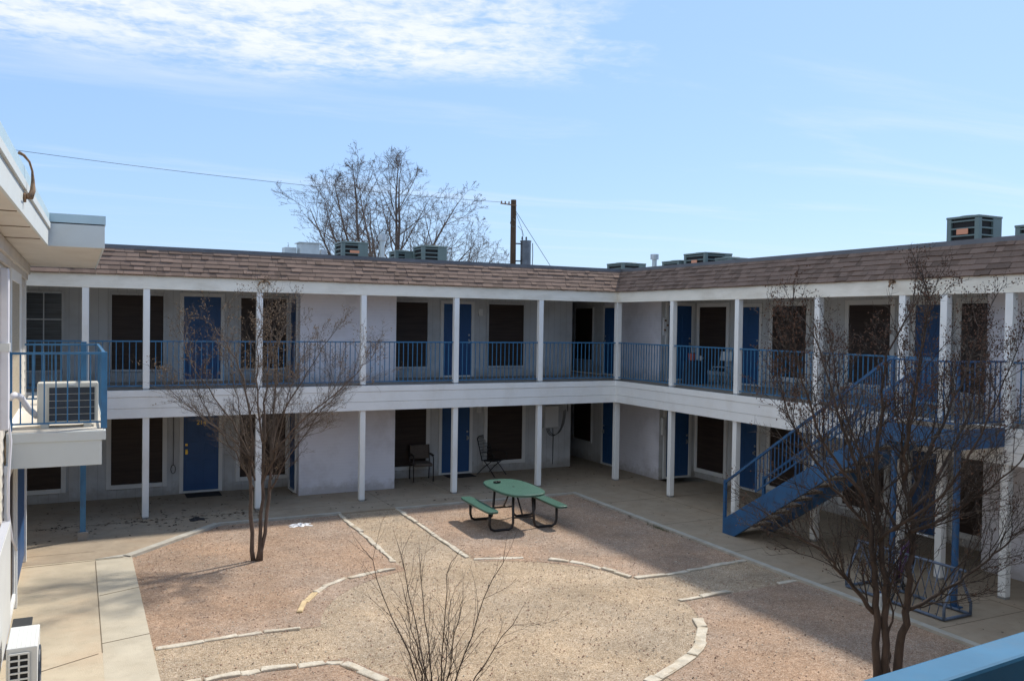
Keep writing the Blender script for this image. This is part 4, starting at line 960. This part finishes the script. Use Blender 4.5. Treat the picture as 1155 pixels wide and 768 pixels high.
myrtle('crape_myrtle','large multi stemmed bare tree with rust seed pods before the staircase','' or (-5.1,-13.18,-.03),T2,[.056,.032,.055,.064,.026,.02,.024,.026,.028,.024,.026,.024,.024,.024],.006,21,M['bark_d'],M['twig'],M['pod_r'],.76,.08,23,lambda p: .5 if p.z>3.3 else .08,(.006,.012),(1,4))
T1=[[(-10.42,-4.09,-.06),(-10.47,-4.05,1.11),(-10.45,-4.05,2.06),(-10.55,-3.99,3.01),(-10.81,-3.85,3.7),(-11.07,-3.71,4.1)],[(-10.36,-4.13,-.06),(-10.3,-4.24,1.13),(-10.31,-4.31,2.09),(-10.29,-4.39,3.04),(-10.22,-4.49,3.9),(-10.32,-4.49,4.4)],
[(-10.31,-4.15,-.06),(-10.18,-4.16,1.11),(-10.11,-4.16,2.06),(-9.91,-4.24,2.7),(-9.56,-4.39,3.34),(-9.26,-4.51,3.9)],[(-10.45,-3.98,1.73),(-10.76,-3.79,2.44),(-11.14,-3.57,2.99),(-11.41,-3.4,3.46),(-11.57,-3.3,3.95)],
[(-10.2,-4.54,1.96),(-9.77,-4.85,2.52),(-9.37,-5.11,2.92),(-9.01,-5.36,3.31),(-8.86,-5.48,3.55)],[(-10.31,-4.33,2.09),(-10.5,-4.7,3.04),(-10.56,-5.0,3.81),(-10.47,-5.2,4.3)],[(-10.15,-4.2,1.77),(-10.03,-3.9,2.88),(-9.94,-3.6,3.67),(-9.75,-3.4,4.2)],
[(-10.42,-4.07,1.25),(-10.72,-3.9,1.9),(-11.08,-3.75,2.45),(-11.4,-3.6,3.1)],[(-10.15,-4.2,1.25),(-9.82,-4.35,1.9),(-9.42,-4.5,2.5),(-9.08,-4.6,3.2)],[(-10.3,-4.2,1.35),(-10.15,-4.65,2.0),(-10.05,-5.0,2.8),(-9.95,-5.2,3.5)],[(-10.4,-4.05,1.4),(-10.5,-3.6,2.1),(-10.6,-3.3,2.8),(-10.7,-3.1,3.5)],[(-10.42,-4.07,1.7),(-10.85,-4.2,2.2),(-11.3,-4.3,2.55),(-11.75,-4.4,2.95)],[(-10.15,-4.2,1.7),(-9.7,-4.0,2.15),(-9.25,-3.9,2.5),(-8.8,-3.8,2.9)]]
myrtle('crape_myrtle','slim bare tree with three close stems and tan seed pods in the left gravel bed',(-10.36,-4.12,-.03),T1,[.046,.042,.042,.022,.022,.022,.022,.018,.018,.018,.018,.015,.015],.005,33,M['bark'],M['twig_red'],M['pod'],.85,.05,21,lambda p: .40 if p.z>3.3 else .03,(.006,.012),(1,3),1.35,(.62,.22))
rr=random.Random(5); T3=[]
for k in range(12):
    az=k*2.4+rr.uniform(-.3,.3); sp=rr.uniform(.2,.92); h=rr.uniform(1.3,2.15)
    dx,dy=math.cos(az)*sp,math.sin(az)*sp
    T3.append([(-10.12+dx*.06,-12.13+dy*.06,-.05),(-10.12+dx*.22,-12.13+dy*.22,h*.33),(-10.12+dx*.6,-12.13+dy*.6,h*.68),(-10.12+dx,-12.13+dy,h)])
rr3=random.Random(50); t=thing('crape_myrtle','young bare shrub of thin upright stems in the foreground at the bottom edge','shrub',(-10.12,-12.13,-.03))
tr=MB();tw=MB();tips=[]
P3=dict(seg=[5,4,3,3],jit=[.06,.09,.13,.16],up=[.06,.06,.05,.03],tap=.4,sides=[5,4,3,3],max=2,kids=[4,3,2],start=[.15,.2,.2],ang=[(18,40),(20,45),(22,50)],rat=[.5,.5,.5],rr=[.6,.6,.6],rmin=.0013)
for q,rs,dirs,L in stems(tr,tips,T3,.013,.003,P3,rr3,.014):
    n=len(q)-1
    for c in range(11):
        u=.25+.75*(c+rr3.random())/11; i=min(int(u*n),n-1); grow(tw,tips,q[i],rot_dir(dirs[i],R(rr3.uniform(20,48)),rr3.uniform(0,6.28)),.48*rr3.uniform(.4,1.3),max(rs[i]*.5,.0022),1,P3,rr3)
    grow(tw,tips,q[-1],dirs[-1],.2,.0022,2,P3,rr3)
tr.build('trunk',M['bark_d'],t,smooth=True); tw.build('branches',M['twig'],t)
# large bare tree far behind the back wing
def bigtree(base,H,Wd,seed,label,kids,name='bare_tree',lev=4,tk=.34,nl=17):
    rr=random.Random(seed); t=thing(name,label,'tree',base); b=Vector(base)
    P=dict(seg=[8,6,5,4,3],jit=[.07,.10,.14,.18,.2],up=[.06,.04,.03,.02,.0],tap=.12,sides=[7,5,4,3,3],max=lev,kids=kids,start=[.22,.15,.12,.12],ang=[(22,50),(25,55),(25,60),(25,65)],rat=[.45,.50,.5,.5],rr=[.55,.6,.6,.7],rmin=.0085,minz=-.25)
    a0=Wd/2; zc=H*.52; cc=H-zc+b.z
    wob=[rr.uniform(0,6) for _ in range(4)]
    def dome(p):
        q=p-b; az=math.atan2(q.y,q.x); k=1+.05*math.sin(3*az+wob[0])+.05*math.sin(5*az+q.z*.7+wob[1])
        return ((q.x/a0)**2+(q.y/a0)**2+((q.z-zc)/(cc if q.z>zc else zc*.75))**2)/(k*k)
    P['dome']=dome
    tr=MB(); tw=MB(); tips=[]
    tr.tube([b,b+Vector((.05,.05,H*.15)),b+Vector((0,.1,H*.33))],[tk*1.2,tk,tk*.8],10)
    for k in range(nl):
        az=k*2.4+rr.uniform(-.25,.25); tilt=R(12+66*((k*5)%nl)/nl); zz=H*(.20+.13*rr.random())
        d=Vector((math.cos(az)*math.sin(tilt),math.sin(az)*math.sin(tilt),math.cos(tilt)))
        a_=Wd/2; c_=H-zz
        L=1.0/math.sqrt((math.sin(tilt)/a_)**2+(math.cos(tilt)/c_)**2)*rr.uniform(.92,1.04)
        grow(tw,tips,b+Vector((0,.1,zz)),d,L,tk*.42,0,P,rr)
    tr.build('trunk',M['far_bark'],t,smooth=True); tw.build('crown',M['far_bark'],t)
bigtree((1.7,25,-.1),13.7,14.0,77,'large bare spreading tree behind the back roof',[10,7,5,4],nl=14)
bigtree((14.6,45,-.1),12.2,8.5,78,'smaller faint bare tree right of the large far tree',[5,5,4,3],lev=4,tk=.2,nl=9)

# ------------------------------------------------------------------ camera
cam=bpy.data.cameras.new('camera'); co=bpy.data.objects.new('camera',cam); C.objects.link(co)
r_=Vector((0.89299719,-0.4498102,0.01505984)); u_=Vector((-0.00404647,0.02543597,0.99966826)); f_=Vector((0.45004404,0.89276189,-0.0208941))
co.matrix_world=Matrix(((r_.x,u_.x,-f_.x,-13.2662),(r_.y,u_.y,-f_.y,-19.8735),(r_.z,u_.z,-f_.z,4.2911),(0,0,0,1)))
cam.sensor_width=36; cam.lens=975.11/1155*36; cam.clip_end=3000; cam.clip_start=.05
scene.camera=co
# ------------------------------------------------------------------ light
sd=Vector((.76,.29,1)).normalized(); elev=math.asin(sd.z); az=math.atan2(sd.x,sd.y)
su=bpy.data.lights.new('sun','SUN'); su.energy=4.0; su.angle=R(3.0); su.color=(1,.93,.82)
so=bpy.data.objects.new('sun',su); C.objects.link(so); so.location=(10,10,30); so.rotation_euler=sd.to_track_quat('Z','Y').to_euler()
wd=bpy.data.worlds.new('World'); scene.world=wd; wd.use_nodes=True; nt=wd.node_tree;N=nt.nodes;L=nt.links
bg=N['Background']; sky=N.new('ShaderNodeTexSky'); sky.sky_type='NISHITA'; sky.sun_disc=False; sky.sun_elevation=elev; sky.sun_rotation=az; sky.altitude=200; sky.air_density=1.0; sky.dust_density=.6; sky.ozone_density=1.5
bg.inputs['Strength'].default_value=.15
tc=N.new('ShaderNodeTexCoord'); sep=N.new('ShaderNodeSeparateXYZ'); L.new(tc.outputs['Generated'],sep.inputs[0])
def mth(op,a,b=None,c=None):
    n=N.new('ShaderNodeMath'); n.operation=op
    for i,v in enumerate((a,b,c)):
        if v is None: continue
        if isinstance(v,(int,float)): n.inputs[i].default_value=v
        else: L.new(v,n.inputs[i])
    return n.outputs[0]
def mrange(v,a,b,c=0,d=1):
    n=N.new('ShaderNodeMapRange'); n.interpolation_type='SMOOTHSTEP'; L.new(v,n.inputs[0]); n.inputs[1].default_value=a;n.inputs[2].default_value=b;n.inputs[3].default_value=c;n.inputs[4].default_value=d; return n.outputs[0]
zc=mth('MAXIMUM',sep.outputs[2],.03)
cu=mth('DIVIDE',sep.outputs[0],zc); cv=mth('DIVIDE',sep.outputs[1],zc)
cmb=N.new('ShaderNodeCombineXYZ'); L.new(cu,cmb.inputs[0]); L.new(cv,cmb.inputs[1])
def noi(scale,detail,rough,stretch=(1,1,1),rot=0,dist=0):
    mp=N.new('ShaderNodeMapping'); mp.inputs['Scale'].default_value=stretch; mp.inputs['Rotation'].default_value=(0,0,rot); L.new(cmb.outputs[0],mp.inputs[0])
    n=N.new('ShaderNodeTexNoise'); n.inputs['Scale'].default_value=scale; n.inputs['Detail'].default_value=detail; n.inputs['Roughness'].default_value=rough; n.inputs['Distortion'].default_value=dist; L.new(mp.outputs[0],n.inputs[0]); return n.outputs['Fac']
n1=noi(3.2,8,.62,(1,1.3,1),.4,.3); n2=noi(16,5,.6,(1,1,1),.4,.4); n0=noi(.9,4,.5)
# cloud bank: a patch of thin cloud high in the west of north
dist=mth('SQRT',mth('ADD',mth('MULTIPLY',cu,cu),mth('MULTIPLY',cv,cv)))
azv=mth('ARCTAN2',cu,cv)
edge=mth('ADD',dist,mth('MULTIPLY',mth('SUBTRACT',n0,.5),1.0))
m1=mrange(edge,3.95,3.25)
m2=mrange(mth('ADD',azv,mth('MULTIPLY',mth('SUBTRACT',n1,.5),.5)),.60,.46)
body=mth('ADD',mth('MULTIPLY',n1,.65),mth('MULTIPLY',n2,.38))
cl=mth('MULTIPLY',mth('MULTIPLY',m1,m2),mrange(body,.32,.64))
# faint wisps lower down
n3=noi(.55,7,.6,(.5,1.6,1),-.5,.5)
wisp=mth('MULTIPLY',mrange(n3,.50,.72),mrange(dist,12,5,.12,.30))
tot=mth('MINIMUM',mth('ADD',mth('MULTIPLY',cl,.95),wisp),1)
mx=N.new('ShaderNodeMix'); mx.data_type='RGBA'; L.new(tot,mx.inputs[0]); L.new(sky.outputs[0],mx.inputs[6]); mx.inputs[7].default_value=(5.1,5.4,5.7,1)
vl=N.new('ShaderNodeMix'); vl.data_type='RGBA'; vl.inputs[0].default_value=.68; L.new(sky.outputs[0],vl.inputs[6]); vl.inputs[7].default_value=(2.05,3.35,5.65,1)
L.new(vl.outputs[2],mx.inputs[6]); L.new(mx.outputs[2],bg.inputs[0])
vs=scene.view_settings; vs.view_transform='Standard'; vs.look='None'; vs.exposure=.30; vs.gamma=1; vs.use_curve_mapping=False
scene.render.engine='CYCLES'
scene.render.resolution_x=1024; scene.render.resolution_y=680
